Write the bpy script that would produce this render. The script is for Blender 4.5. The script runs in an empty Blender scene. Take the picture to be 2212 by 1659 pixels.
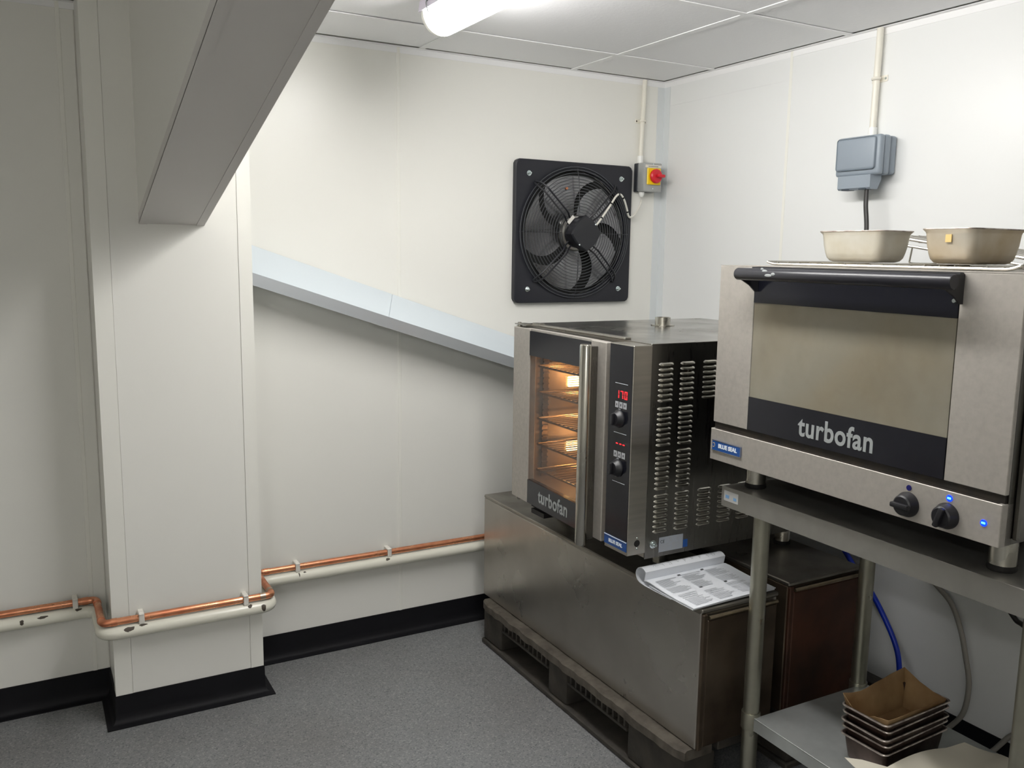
import bpy, bmesh, math, random
from mathutils import Vector, Matrix
random.seed(7)
PI = math.pi
S = bpy.context.scene
COL = S.collection

# ------------------------------------------------------------------ camera
F_PX = 1890.35
YAW, PITCH, ROLL = 0.512005, -0.148027, 0.014750
cd = bpy.data.cameras.new('camera'); cam = bpy.data.objects.new('camera', cd); COL.objects.link(cam)
cd.sensor_fit = 'HORIZONTAL'; cd.sensor_width = 36.0; cd.lens = F_PX / 2212 * 36.0
cd.clip_start = 0.02
_f = Vector((math.sin(YAW) * math.cos(PITCH), math.cos(YAW) * math.cos(PITCH), math.sin(PITCH)))
_r = Vector((math.cos(YAW), -math.sin(YAW), 0)); _u = _r.cross(_f)
_r2 = _r * math.cos(ROLL) + _u * math.sin(ROLL); _u2 = -_r * math.sin(ROLL) + _u * math.cos(ROLL)
mw = Matrix((_r2, _u2, -_f)).transposed().to_4x4(); mw.translation = Vector((-2.44123, -3.05750, 1.48849))
cam.matrix_world = mw
S.camera = cam

# ------------------------------------------------------------------ world, exposure
w = bpy.data.worlds.new('world'); S.world = w; w.use_nodes = True
w.node_tree.nodes['Background'].inputs[0].default_value = (0.9, 0.95, 1, 1)
w.node_tree.nodes['Background'].inputs[1].default_value = 0.02
S.view_settings.view_transform = 'Standard'; S.view_settings.look = 'None'
S.view_settings.gamma = 1.0; S.view_settings.use_curve_mapping = False
S.view_settings.exposure = 0.0
TUBE_EMIT = 41.0
CAVITY_W = 2.0
try:
    S.cycles.use_denoising = True
    S.cycles.max_bounces = 10; S.cycles.diffuse_bounces = 6; S.cycles.glossy_bounces = 5
    S.cycles.transparent_max_bounces = 10; S.cycles.sample_clamp_indirect = 6.0
    S.cycles.caustics_reflective = False; S.cycles.caustics_refractive = False
except Exception:
    pass

# ------------------------------------------------------------------ materials
def lin(c):
    c = c / 255.0
    return c / 12.92 if c <= 0.04045 else ((c + 0.055) / 1.055) ** 2.4
def rgb(r, g, b): return (lin(r), lin(g), lin(b), 1.0)

def mat(name, col, rough=0.5, metal=0.0, var=0.0, vscale=8.0, col2=None, stretch=(1, 1, 1), rvar=0.0,
        bump=0.0, bscale=60.0, spec=0.5, emit=None, estr=0.0, coat=0.0, detail=4.0, lo=0.35, hi=0.7):
    m = bpy.data.materials.new(name); m.use_nodes = True
    nt = m.node_tree; b = nt.nodes['Principled BSDF']; L = nt.links.new
    b.inputs['Base Color'].default_value = col; b.inputs['Roughness'].default_value = rough
    b.inputs['Metallic'].default_value = metal; b.inputs['Specular IOR Level'].default_value = spec
    if coat: b.inputs['Coat Weight'].default_value = coat; b.inputs['Coat Roughness'].default_value = 0.1
    if emit:
        b.inputs['Emission Color'].default_value = emit; b.inputs['Emission Strength'].default_value = estr
    if var or col2 or rvar or bump:
        tc = nt.nodes.new('ShaderNodeTexCoord'); mp = nt.nodes.new('ShaderNodeMapping')
        mp.inputs['Scale'].default_value = stretch; L(tc.outputs['Object'], mp.inputs['Vector'])
    if var or col2 or rvar:
        n = nt.nodes.new('ShaderNodeTexNoise'); n.inputs['Scale'].default_value = vscale; n.inputs['Detail'].default_value = detail
        L(mp.outputs[0], n.inputs['Vector'])
        if var or col2:
            r = nt.nodes.new('ShaderNodeValToRGB'); r.color_ramp.elements[0].position = lo; r.color_ramp.elements[1].position = hi
            r.color_ramp.elements[0].color = col
            c2 = col2 or tuple(min(1, max(0, c * (1 + var))) for c in col[:3]) + (1,)
            r.color_ramp.elements[1].color = c2
            L(n.outputs['Fac'], r.inputs[0]); L(r.outputs[0], b.inputs['Base Color'])
        if rvar:
            mr = nt.nodes.new('ShaderNodeMapRange'); mr.inputs[1].default_value = .3; mr.inputs[2].default_value = .7
            mr.inputs[3].default_value = max(0.02, rough - rvar); mr.inputs[4].default_value = min(1, rough + rvar)
            L(n.outputs['Fac'], mr.inputs[0]); L(mr.outputs[0], b.inputs['Roughness'])
    if bump:
        n2 = nt.nodes.new('ShaderNodeTexNoise'); n2.inputs['Scale'].default_value = bscale; n2.inputs['Detail'].default_value = 3
        L(mp.outputs[0], n2.inputs['Vector'])
        bp = nt.nodes.new('ShaderNodeBump'); bp.inputs['Strength'].default_value = bump; bp.inputs['Distance'].default_value = 0.004
        L(n2.outputs['Fac'], bp.inputs['Height']); L(bp.outputs[0], b.inputs['Normal'])
    return m

def speckle_floor():
    m = bpy.data.materials.new('speckled_vinyl'); m.use_nodes = True
    nt = m.node_tree; b = nt.nodes['Principled BSDF']; L = nt.links.new
    tc = nt.nodes.new('ShaderNodeTexCoord')
    v = nt.nodes.new('ShaderNodeTexVoronoi'); v.inputs['Scale'].default_value = 260
    L(tc.outputs['Object'], v.inputs['Vector'])
    sx = nt.nodes.new('ShaderNodeSeparateColor'); L(v.outputs['Color'], sx.inputs[0])
    r = nt.nodes.new('ShaderNodeValToRGB'); r.color_ramp.interpolation = 'LINEAR'
    e = r.color_ramp.elements
    e[0].position = 0.0; e[0].color = rgb(94, 96, 100); e[1].position = 1.0; e[1].color = rgb(152, 153, 152)
    for p_, c_ in ((0.12, rgb(120, 122, 124)), (0.85, rgb(132, 133, 134))):
        k = e.new(p_); k.color = c_
    L(sx.outputs[0], r.inputs[0])
    n = nt.nodes.new('ShaderNodeTexNoise'); n.inputs['Scale'].default_value = 2.2; n.inputs['Detail'].default_value = 5
    L(tc.outputs['Object'], n.inputs['Vector'])
    mx = nt.nodes.new('ShaderNodeMix'); mx.data_type = 'RGBA'; mx.blend_type = 'MULTIPLY'
    r2 = nt.nodes.new('ShaderNodeValToRGB'); r2.color_ramp.elements[0].color = (.84, .82, .8, 1); r2.color_ramp.elements[0].position = .3
    r2.color_ramp.elements[1].position = .65
    L(n.outputs['Fac'], r2.inputs[0]); mx.inputs['Factor'].default_value = 1
    L(r.outputs[0], mx.inputs['A']); L(r2.outputs[0], mx.inputs['B']); L(mx.outputs['Result'], b.inputs['Base Color'])
    b.inputs['Roughness'].default_value = 0.55; b.inputs['Specular IOR Level'].default_value = 0.3
    return m

def glass_mat(name, film, film_amt, rough=0.08, vscale=9.0, col2=None):
    """door glass: clear pane with a film of grease and steam"""
    m = bpy.data.materials.new(name); m.use_nodes = True
    nt = m.node_tree; b = nt.nodes['Principled BSDF']; out = nt.nodes['Material Output']; L = nt.links.new
    b.inputs['Base Color'].default_value = film; b.inputs['Roughness'].default_value = rough
    tr = nt.nodes.new('ShaderNodeBsdfTransparent'); mx = nt.nodes.new('ShaderNodeMixShader')
    tc = nt.nodes.new('ShaderNodeTexCoord'); n = nt.nodes.new('ShaderNodeTexNoise'); n.inputs['Scale'].default_value = vscale
    n.inputs['Detail'].default_value = 6; L(tc.outputs['Object'], n.inputs['Vector'])
    mr = nt.nodes.new('ShaderNodeMapRange'); mr.inputs[1].default_value = .3; mr.inputs[2].default_value = .7
    mr.inputs[3].default_value = max(0, film_amt - .07); mr.inputs[4].default_value = min(1, film_amt + .07)
    L(n.outputs['Fac'], mr.inputs[0]); L(mr.outputs[0], mx.inputs[0]); L(tr.outputs[0], mx.inputs[1]); L(b.outputs[0], mx.inputs[2])
    if col2:
        r = nt.nodes.new('ShaderNodeValToRGB'); r.color_ramp.elements[0].color = film; r.color_ramp.elements[1].color = col2
        r.color_ramp.elements[0].position = .35; r.color_ramp.elements[1].position = .65
        n3 = nt.nodes.new('ShaderNodeTexNoise'); n3.inputs['Scale'].default_value = 4; n3.inputs['Detail'].default_value = 5
        L(tc.outputs['Object'], n3.inputs['Vector']); L(n3.outputs['Fac'], r.inputs[0]); L(r.outputs[0], b.inputs['Base Color'])
    L(mx.outputs[0], out.inputs[0])
    return m

WALL = mat('white_wall_cladding', rgb(240, 239, 233), 0.32, spec=.35)
WALLR = mat('white_wall_cladding_cool', rgb(237, 238, 237), 0.3, spec=.35)
STRIP = mat('white_joint_strip', rgb(242, 241, 234), 0.35)
STRIPB = mat('pale_corner_strip', rgb(226, 230, 231), 0.35)
CEIL = mat('white_ceiling_tile', rgb(246, 246, 247), 0.6, bump=.15, bscale=90)
GRID = mat('white_grid_bar', rgb(246, 246, 246), 0.4)
VOID = mat('dark_void', rgb(24, 24, 24), 0.9)
FLOOR = speckle_floor()
SKIRT = mat('black_coved_vinyl', rgb(13, 13, 17), 0.6, var=.4, vscale=12, spec=.25)
LEDGE = mat('pale_blue_white_sheet', rgb(208, 217, 223), 0.35)
LEDGEF = mat('brushed_aluminium_edge', rgb(212, 217, 222), 0.34, .7)
SOFFIT = mat('painted_soffit_panel', rgb(222, 219, 216), 0.5)
COPPER = mat('copper', rgb(232, 164, 126), 0.33, .85, col2=rgb(206, 130, 96), vscale=22, rvar=.1)
SOLDER = mat('solder_joint', rgb(190, 170, 150), 0.35, 1.0)
CLIP = mat('white_plastic_clip', rgb(232, 228, 220), 0.45)
PIPE = mat('chipped_white_gloss_paint', rgb(236, 234, 220), 0.25, vscale=30)
CHIP = mat('bare_metal_chip', rgb(74, 66, 56), 0.6)
PVC = mat('white_conduit', rgb(238, 234, 222), 0.35)
PVC2 = mat('white_conduit_coupling', rgb(246, 246, 242), 0.3)
FANB = mat('black_satin_steel', rgb(32, 33, 40), 0.45, spec=.4)
FANW = mat('black_wire', rgb(34, 35, 40), 0.35, spec=.5)
WIREL = mat('dark_grey_wire', rgb(84, 86, 90), 0.3, .5)
BLADE = mat('dark_polished_blade', rgb(150, 150, 153), 0.24, 0.95, var=-.35, vscale=6)
HUB = mat('bare_aluminium_hub', rgb(190, 188, 182), 0.3, 1.0)
MOTOR = mat('black_plastic_box', rgb(27, 28, 33), 0.4)
ZINC = mat('bright_zinc', rgb(210, 220, 220), 0.25, 1.0)
WCABLE = mat('white_flex', rgb(230, 228, 218), 0.4)
BCABLE = mat('black_flex', rgb(38, 36, 34), 0.4)
TIE = mat('black_tie', rgb(16, 16, 18), 0.4)
ISOG = mat('grey_enclosure', rgb(168, 170, 168), 0.45)
ISOB = mat('dark_enclosure_base', rgb(40, 43, 50), 0.5)
YEL = mat('yellow_plate', rgb(250, 214, 12), 0.4)
RED = mat('red_knob', rgb(208, 30, 46), 0.35)
LABEL = mat('white_sticker', rgb(228, 226, 218), 0.5)
INK = mat('dark_print', rgb(70, 70, 72), 0.6)
INKL = mat('grey_print', rgb(172, 174, 178), 0.6)
BLUEG = mat('blue_grey_plastic', rgb(142, 152, 162), 0.42)
BLUEGD = mat('blue_grey_seam', rgb(70, 78, 86), 0.5)
LAMPB = mat('lavender_white_batten_body', rgb(214, 208, 222), 0.4)
DIFF = mat('lit_diffuser', (1, 1, 1, 1), 0.4, emit=(1, .985, .96, 1), estr=TUBE_EMIT)
CAPM = mat('clear_end_cap', rgb(236, 236, 226), 0.25, emit=(1, .99, .95, 1), estr=0.12)
STEEL = mat('brushed_steel', rgb(182, 178, 170), 0.36, 1.0, var=-.12, vscale=6, stretch=(1, 1, 14), rvar=.06)
STEELH = mat('brushed_steel_bright', rgb(200, 197, 188), 0.25, 1.0, var=-.12, vscale=5, rvar=.05)
STEELF = mat('matt_steel_front', rgb(180, 175, 168), 0.6, .6, var=-.08, vscale=90, rvar=.05)
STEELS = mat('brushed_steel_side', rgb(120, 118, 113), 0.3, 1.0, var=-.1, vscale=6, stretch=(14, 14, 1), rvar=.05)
STEELT = mat('worn_steel_top', rgb(176, 173, 166), 0.24, 1.0, var=-.3, vscale=5, rvar=.08)
TABLE = mat('worn_table_steel', rgb(168, 166, 160), 0.45, .75, var=-.2, vscale=7, rvar=.1)
SHELFM = mat('galvanised_shelf', rgb(206, 210, 208), 0.42, .65, var=-.35, vscale=6, rvar=.1)
LEGM = mat('galvanised_tube', rgb(172, 170, 155), 0.35, .9, var=-.2, vscale=12, rvar=.08)
BOXM = mat('dirty_stainless_cabinet', rgb(186, 182, 174), 0.3, .9, col2=rgb(160, 155, 147), vscale=4.5, rvar=.05, detail=4, lo=.2, hi=.8)
BOXT = mat('dirty_stainless_top', rgb(158, 154, 146), 0.36, .85, col2=rgb(122, 117, 108), vscale=6, rvar=.1, detail=8)
ENDM = mat('brown_stained_end_and_shaded_side', rgb(96, 84, 70), 0.42, .6, col2=rgb(58, 46, 36), vscale=5, rvar=.1)
ENDR = mat('rust_brown_end', rgb(84, 48, 30), 0.5, .25, col2=rgb(46, 33, 25), vscale=5, rvar=.1)
LIPM = mat('worn_edge_steel', rgb(170, 155, 130), 0.35, .9, var=-.5, vscale=14)
PALM = mat('dirty_black_pallet', rgb(46, 43, 39), 0.7, col2=rgb(66, 61, 54), vscale=14, bump=.5, bscale=40, detail=8)
PALE = mat('worn_pallet_edge', rgb(90, 84, 75), 0.75, col2=rgb(64, 58, 51), vscale=25, bump=.6, bscale=50, detail=8)
BLKG = mat('black_glass_band', rgb(20, 21, 29), 0.14, spec=.45)
BLKP = mat('black_plastic', rgb(26, 26, 30), 0.4)
BLKH = mat('black_handle', rgb(36, 36, 42), 0.32)
RUB = mat('black_rubber', rgb(20, 18, 17), 0.7)
TXT = mat('grey_lettering', rgb(150, 154, 154), 0.5)
TXTW = mat('white_lettering', rgb(226, 232, 238), 0.5)
TXTD = mat('dim_white_mark', rgb(170, 172, 176), 0.5)
BADGE = mat('blue_badge', rgb(24, 72, 140), 0.3)
REDL = mat('red_led', rgb(255, 30, 30), 0.4, emit=(1, .02, .03, 1), estr=1.6)
BLUL = mat('blue_led_lens', rgb(10, 20, 230), 0.3, emit=(.0, .03, 1, 1), estr=3.0)
BLUC = mat('blue_led_core', rgb(90, 200, 255), 0.3, emit=(.1, .55, 1, 1), estr=2.5)
BLUO = mat('unlit_blue_lens', rgb(26, 26, 92), 0.25)
GLASS1 = glass_mat('steamy_door_glass', rgb(104, 100, 96), .30, .06)
GLASS2 = glass_mat('greasy_door_glass', rgb(144, 140, 126), .8, .18, col2=rgb(132, 124, 106))
CAVM = mat('oven_cavity_enamel', rgb(140, 128, 116), 0.4, .3)
WIRE = mat('chrome_wire', rgb(186, 183, 175), 0.22, 1.0)
WIRED = mat('oven_wire', rgb(150, 140, 130), 0.25, 1.0)
LAMPW = mat('oven_lamp', (1, .8, .5, 1), 0.4, emit=(1, .60, .22, 1), estr=14.0)
TINM = mat('old_aluminium_tin', rgb(216, 213, 202), 0.46, .55, col2=rgb(196, 188, 168), vscale=9, rvar=.08, detail=6)
TINM2 = mat('stained_aluminium_tin', rgb(208, 202, 188), 0.46, .55, col2=rgb(178, 160, 130), vscale=7, rvar=.08, detail=6)
TIND = mat('dark_baked_tin', rgb(92, 78, 72), 0.35, .8, col2=rgb(58, 44, 38), vscale=16, rvar=.1)
TINE = mat('worn_tin_rim', rgb(196, 186, 178), 0.35, .8, col2=rgb(128, 116, 110), vscale=40)
PARCH = mat('brown_parchment', rgb(160, 132, 94), 0.6, col2=rgb(112, 80, 46), vscale=9)
PAPERB = mat('cream_baking_paper', rgb(208, 202, 186), 0.6, var=-.08, vscale=6)
PAPER = mat('white_paper', rgb(226, 229, 234), 0.6)
HOSEB = mat('blue_hose', rgb(20, 52, 176), 0.35)
GCABLE = mat('grey_cable', rgb(150, 146, 138), 0.5)
DIRT = mat('dark_grease', rgb(40, 33, 24), 0.6, col2=rgb(20, 17, 14), vscale=40)
STICK = mat('amber_sticker', rgb(214, 184, 120), 0.5)
RATE = mat('silver_rating_plate', rgb(176, 182, 190), 0.4, .3)

# ------------------------------------------------------------------ mesh builder
class MB:
    def __init__(self): self.bm = bmesh.new()
    def box(self, x0, x1, y0, y1, z0, z1, bev=0.0, seg=2):
        x0, x1 = sorted((x0, x1)); y0, y1 = sorted((y0, y1)); z0, z1 = sorted((z0, z1))
        b = self.bm
        v = [b.verts.new(c) for c in ((x0, y0, z0), (x1, y0, z0), (x1, y1, z0), (x0, y1, z0), (x0, y0, z1), (x1, y0, z1), (x1, y1, z1), (x0, y1, z1))]
        fs = [b.faces.new([v[i] for i in q]) for q in ((3, 2, 1, 0), (4, 5, 6, 7), (0, 1, 5, 4), (1, 2, 6, 5), (2, 3, 7, 6), (3, 0, 4, 7))]
        if bev:
            es = list({e for f in fs for e in f.edges})
            bmesh.ops.bevel(b, geom=es, offset=bev, segments=seg, affect='EDGES', profile=0.5)
        return self
    def loft(self, rings, cap=True, closed=True, loop=False):
        b = self.bm
        R = [[b.verts.new(p) for p in r] for r in rings]
        n = len(R[0])
        pairs = list(zip(R, R[1:])) + ([(R[-1], R[0])] if loop else [])
        for A, B in pairs:
            for i in range(n if closed else n - 1):
                j = (i + 1) % n
                try: b.faces.new((A[i], A[j], B[j], B[i]))
                except ValueError: pass
        if cap and closed and not loop:
            for r, rev in ((R[0], True), (R[-1], False)):
                try: b.faces.new(list(reversed(r)) if rev else r)
                except ValueError: pass
        return self
    def tube(self, pts, r, n=12, loop=False, cap=True):
        pts = [Vector(p) for p in pts]; N = len(pts)
        T = []
        for i in range(N):
            a = pts[(i - 1) % N] if (loop or i > 0) else pts[i]
            c = pts[(i + 1) % N] if (loop or i < N - 1) else pts[i]
            t = (c - a); T.append(t.normalized() if t.length > 1e-9 else Vector((0, 0, 1)))
        up = Vector((0, 0, 1)) if abs(T[0].z) < .9 else Vector((1, 0, 0))
        x = T[0].cross(up).normalized(); rings = []
        for i in range(N):
            x = (x - T[i] * x.dot(T[i])).normalized(); y = T[i].cross(x)
            rr = r[i] if isinstance(r, (list, tuple)) else r
            rings.append([pts[i] + (x * math.cos(k * 2 * PI / n) + y * math.sin(k * 2 * PI / n)) * rr for k in range(n)])
        return self.loft(rings, cap, True, loop)
    def cyl(self, a, b, r, n=20): return self.tube([a, b], r, n)
    def lathe(self, prof, c, axis='z', n=28, cap=True):
        """prof: (r, h) pairs; h measured along axis ('z', 'x', 'y', '-x', '-y')"""
        c = Vector(c); ax = {'z': Vector((0, 0, 1)), 'x': Vector((1, 0, 0)), 'y': Vector((0, 1, 0)), '-x': Vector((-1, 0, 0)), '-y': Vector((0, -1, 0)), '-z': Vector((0, 0, -1))}[axis]
        u = Vector((1, 0, 0)) if abs(ax.x) < .5 else Vector((0, 1, 0)); v = ax.cross(u)
        return self.loft([[c + ax * h + (u * math.cos(k * 2 * PI / n) + v * math.sin(k * 2 * PI / n)) * r for k in range(n)] for r, h in prof], cap)
    def prism(self, poly, axis, lo, hi):
        """poly in the two remaining axes (cyclic order: x->(y,z), y->(x,z), z->(x,y))"""
        def P(a, b, t): return {'x': (t, a, b), 'y': (a, t, b), 'z': (a, b, t)}[axis]
        return self.loft([[P(a, b, lo) for a, b in poly], [P(a, b, hi) for a, b in poly]])
    def quad(self, *p):
        self.bm.faces.new([self.bm.verts.new(q) for q in p]); return self
    def sweep(self, path, prof, closed=False):
        """2-D path in xy with mitred corners, profile of (offset to the left of travel, z)"""
        P = [Vector((a, b)) for a, b in path]; n = len(P); rings = []
        for i in range(n):
            d0 = (P[i] - P[i - 1]).normalized() if i > 0 else (P[1] - P[0]).normalized()
            d1 = (P[i + 1] - P[i]).normalized() if i < n - 1 else d0
            n0 = Vector((-d0.y, d0.x)); n1 = Vector((-d1.y, d1.x)); m = n0 + n1
            m = m / max(1e-6, m.dot(n0)) if m.length > 1e-6 else n0
            rings.append([(P[i].x + m.x * o, P[i].y + m.y * o, z) for o, z in prof])
        return self.loft(rings)
    def xf(self, M):
        bmesh.ops.transform(self.bm, matrix=M, verts=self.bm.verts[:]); return self

def solid(bm, t):
    bmesh.ops.recalc_face_normals(bm, faces=bm.faces[:]); bm.normal_update()
    bmesh.ops.solidify(bm, geom=bm.faces[:], thickness=t)

def world_loc(o):
    l = Vector(o.location)
    return l if o.parent is None else l + world_loc(o.parent)

def build(name, mb, m, parent=None, local=False, smooth=35, kind=None, label=None):
    """one mesh object, origin at the middle of its box; world coordinates unless local to a turned parent"""
    bm = mb.bm if isinstance(mb, MB) else mb
    bmesh.ops.recalc_face_normals(bm, faces=bm.faces[:])
    vs = [v.co for v in bm.verts]
    c = Vector([(min(v[i] for v in vs) + max(v[i] for v in vs)) / 2 for i in range(3)])
    bmesh.ops.translate(bm, verts=bm.verts[:], vec=-c)
    me = bpy.data.meshes.new(name); bm.to_mesh(me); bm.free()
    if smooth:
        for p in me.polygons: p.use_smooth = True
        me.set_sharp_from_angle(angle=math.radians(smooth))
    me.materials.append(m)
    o = bpy.data.objects.new(name, me); COL.objects.link(o)
    if parent is not None:
        o.parent = parent
        if local:
            off = Vector((0, 0, 0)); q = parent
            while q is not None and q.parent is not None:
                off += q.location; q = q.parent
            o.location = c - off
        else:
            o.location = c - world_loc(parent)
    else: o.location = c
    if kind: o['kind'] = kind
    if label: o['label'] = label
    return o

def tag(o, label, cat, group=None):
    o['label'] = label; o['category'] = cat
    if group: o['group'] = group
    return o
def thing(name, label, cat, loc=(0, 0, 0), rotz=0.0, group=None):
    o = bpy.data.objects.new(name, None); COL.objects.link(o); o.empty_display_size = .05
    o.location = loc; o.rotation_euler = (0, 0, rotz)
    return tag(o, label, cat, group)
def struct(name, mb, m, **k): return build(name, mb, m, kind='structure', **k)
def sempty(name, loc=(0, 0, 0)):
    o = bpy.data.objects.new(name, None); COL.objects.link(o); o.location = loc; o['kind'] = 'structure'; return o
def share(o, loc, rot=None):
    """a copy of a part beside it under the same parent, sharing its mesh"""
    c = o.copy(); COL.objects.link(c); c.location = loc
    if rot is not None: c.rotation_euler = rot
    return c
def fillet(pts, rad, n=6):
    pts = [Vector(p) for p in pts]; out = [pts[0]]
    for i in range(1, len(pts) - 1):
        a, b, c = pts[i - 1], pts[i], pts[i + 1]
        d0 = (a - b).normalized(); d1 = (c - b).normalized()
        r = min(rad, (a - b).length * .45, (c - b).length * .45)
        p0 = b + d0 * r; p1 = b + d1 * r
        for k in range(n + 1):
            t = k / n
            out.append(p0 * (1 - t) ** 2 + b * 2 * t * (1 - t) + p1 * t ** 2)
    out.append(pts[-1]); return out
def spline(pts, n=8):
    P = [Vector(p) for p in pts]; out = []
    for i in range(len(P) - 1):
        p0 = P[max(0, i - 1)]; p1 = P[i]; p2 = P[i + 1]; p3 = P[min(len(P) - 1, i + 2)]
        for k in range(n):
            t = k / n
            out.append(.5 * (2 * p1 + (p2 - p0) * t + (2 * p0 - 5 * p1 + 4 * p2 - p3) * t * t + (3 * p1 - p0 - 3 * p2 + p3) * t ** 3))
    out.append(P[-1]); return out
def text_mb(s, size, M, offset=0.0, extrude=0.0004, xs=1.0, space=1.0):
    cu = bpy.data.curves.new('t', 'FONT'); cu.body = s; cu.size = size; cu.offset = offset; cu.extrude = extrude; cu.space_character = space
    cu.align_x = 'CENTER'; cu.align_y = 'CENTER'; cu.resolution_u = 4
    o = bpy.data.objects.new('t', cu); COL.objects.link(o)
    dg = bpy.context.evaluated_depsgraph_get(); me = bpy.data.meshes.new_from_object(o.evaluated_get(dg))
    mb = MB(); mb.bm.from_mesh(me); bpy.data.objects.remove(o); bpy.data.curves.remove(cu); bpy.data.meshes.remove(me)
    mb.xf(M @ Matrix.Diagonal((xs, 1, 1, 1))); return mb
def frame_m(loc, xdir, zdir):
    """text placed with its reading direction xdir and its face towards zdir"""
    x = Vector(xdir).normalized(); z = Vector(zdir).normalized(); y = z.cross(x)
    M = Matrix((x, y, z)).transposed().to_4x4(); M.translation = Vector(loc); return M

# ================================================================== SETTING
H = 2.2137; XL, YN = -4.3, -4.7
CX0, CX1, CY = -2.252, -1.797, -0.22          # boxed column
fl = struct('floor', MB().box(XL, 0.1, YN, 0.1, -0.06, 0), FLOOR)

wb = struct('wall_back', MB().box(XL, 0.1, 0.004, 0.12, 0, H + .12), WALL)
for x0, x1 in ((XL, -3.42), (-3.418, CX0 - .001), (CX1 + .001, -1.211), (-1.209, -0.0005)):
    build('cladding_panel', MB().box(x0, x1, 0.0, 0.004, 0.0, H), WALL, wb)
for x in (-3.419, -2.296, -1.21):
    build('joint_strip', MB().box(x - .0065, x + .0065, -0.0022, 0, .09, H, .001, 1), STRIP, wb)
build('corner_strip', MB().box(-0.036, -0.0016, -0.0016, 0, .09, H), STRIPB, wb)

wr = struct('wall_right', MB().box(0.004, 0.12, YN, 0.004, 0, H + .12), WALLR)
for y0, y1 in ((-0.0005, -.707), (-.709, -1.93), (-1.932, -3.15), (-3.152, YN)):
    build('cladding_panel', MB().box(0, 0.004, y1, y0, 0, H), WALLR, wr)
for y in (-.708, -1.931, -3.151):
    build('joint_strip', MB().box(-.0022, 0, y - .0065, y + .0065, .09, H, .001, 1), STRIP, wr)
build('corner_strip', MB().box(-.0016, 0, -.04, -.0016, .09, H), STRIPB, wr)
build('patch_strip', MB().box(-.0012, 0, -.706, -.041, H - .1, H - .003), WALLR, wr)
struct('wall_left', MB().box(XL - .12, XL, YN, 0.1, 0, H + .12), WALL)
struct('wall_front', MB().box(XL, .12, YN - .12, YN, 0, H + .12), WALL)

# boxed column against the back wall
wc = struct('wall_column', MB().box(CX0 + .002, CX1 - .002, CY + .002, 0.003, 0, H), WALL)
build('cladding_panel', MB().box(CX0 + .049, CX1 - .041, CY, CY + .002, 0, H), WALL, wc)
for x0, x1, xa, xb in ((CX0 - .0015, CX0 + .048, CX0 - .0015, CX0), (CX1 - .04, CX1 + .0015, CX1, CX1 + .0015)):
    m_ = MB().box(x0, x1, CY - .0018, CY, .09, H)
    m_.box(xa, xb, CY, CY + .045, .09, H); build('corner_trim', m_, STRIP, wc)

# sloping boxed bulkhead running from the column up to the ceiling
BX0, BX1, SL = -2.122, -1.936, .277
def bz(y): return 1.560 + SL * (CY - y)
yE = CY - (H - 1.560) / SL
bulk = struct('ceiling_bulkhead', MB().prism([(CY, 1.5635), (CY, H - .002), (yE + .020, H - .002)], 'x', BX0 + .0008, BX1 - .0008), WALL)
build('soffit_panel', MB().prism([(CY, bz(CY)), (CY, bz(CY) + .003), (yE + .02, bz(yE + .02) + .003), (yE + .02, bz(yE + .02))], 'x', BX0 + .024, BX1 - .024), SOFFIT, bulk)
for xa, xb, xo in ((BX0, BX0 + .0235, BX0), (BX1 - .0235, BX1, BX1 - .0016)):
    m_ = MB().prism([(CY, bz(CY) - .0015), (CY, bz(CY) + .003), (yE + .02, bz(yE + .02) + .003), (yE + .02, bz(yE + .02) - .0015)], 'x', xa, xb)
    m_.prism([(CY, bz(CY)), (CY, bz(CY) + .03), (yE + .12, bz(yE + .12) + .03), (yE + .12, bz(yE + .12))], 'x', xo, xo + .0016)
    build('edge_trim', m_, SOFFIT, bulk)

# suspended ceiling
ce = struct('ceiling', MB().box(XL, .1, YN, .1, H + .05, H + .12), VOID)
gx = [-.004] + [-.475 - .653 * k for k in range(6)] + [XL + .004]
gy = [-.004] + [-.318 - .655 * k for k in range(7)] + [YN + .004]
for i in range(len(gx) - 1):
    for j in range(len(gy) - 1):
        ea = .022 if i == 0 else .003; eb = .022 if j == 0 else .003
        x1, x0 = gx[i] - ea, gx[i + 1] + .003; y1, y0 = gy[j] - eb, gy[j + 1] + .003
        dz = random.uniform(0, .0015)
        build('ceiling_tile', MB().box(x0, x1, y0, y1, H + .001 + dz, H + .014 + dz), CEIL, ce, smooth=0)
for x in gx[1:-1]: build('grid_bar', MB().box(x - .012, x + .012, YN, -.0195, H - .002, H + .0005), GRID, ce, smooth=0)
for y in gy[1:-1]: build('grid_bar', MB().box(XL, -.0195, y - .012, y + .012, H - .0024, H + .0002), GRID, ce, smooth=0)
struct('trim_1', MB().box(XL, 0, -.019, 0, H - .0025, H - .0003).box(XL, 0, -.002, 0, H - .022, H - .0025), GRID)
struct('trim_2', MB().box(-.019, 0, YN, -.019, H - .0025, H - .0003).box(-.002, 0, YN, -.0021, H - .022, H - .0025), GRID)

# coved skirting (offset is to the left of travel: walk with the room on the left)
prof = [(0.0005, .0975), (-.0, .0975)]
cove = [(0, .0), (0, .0975), (.004, .0975), (.0042, .040), (.0055, .024), (.010, .012), (.018, .0058), (.032, .0032), (.032, .0)]
struct('baseboard_back', MB().sweep([(0, 0), (CX1, 0), (CX1, CY), (CX0, CY), (CX0, 0), (XL, 0)], cove), SKIRT)
struct('baseboard_right', MB().sweep([(0, YN), (0, -.0355)], cove), SKIRT)

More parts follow.
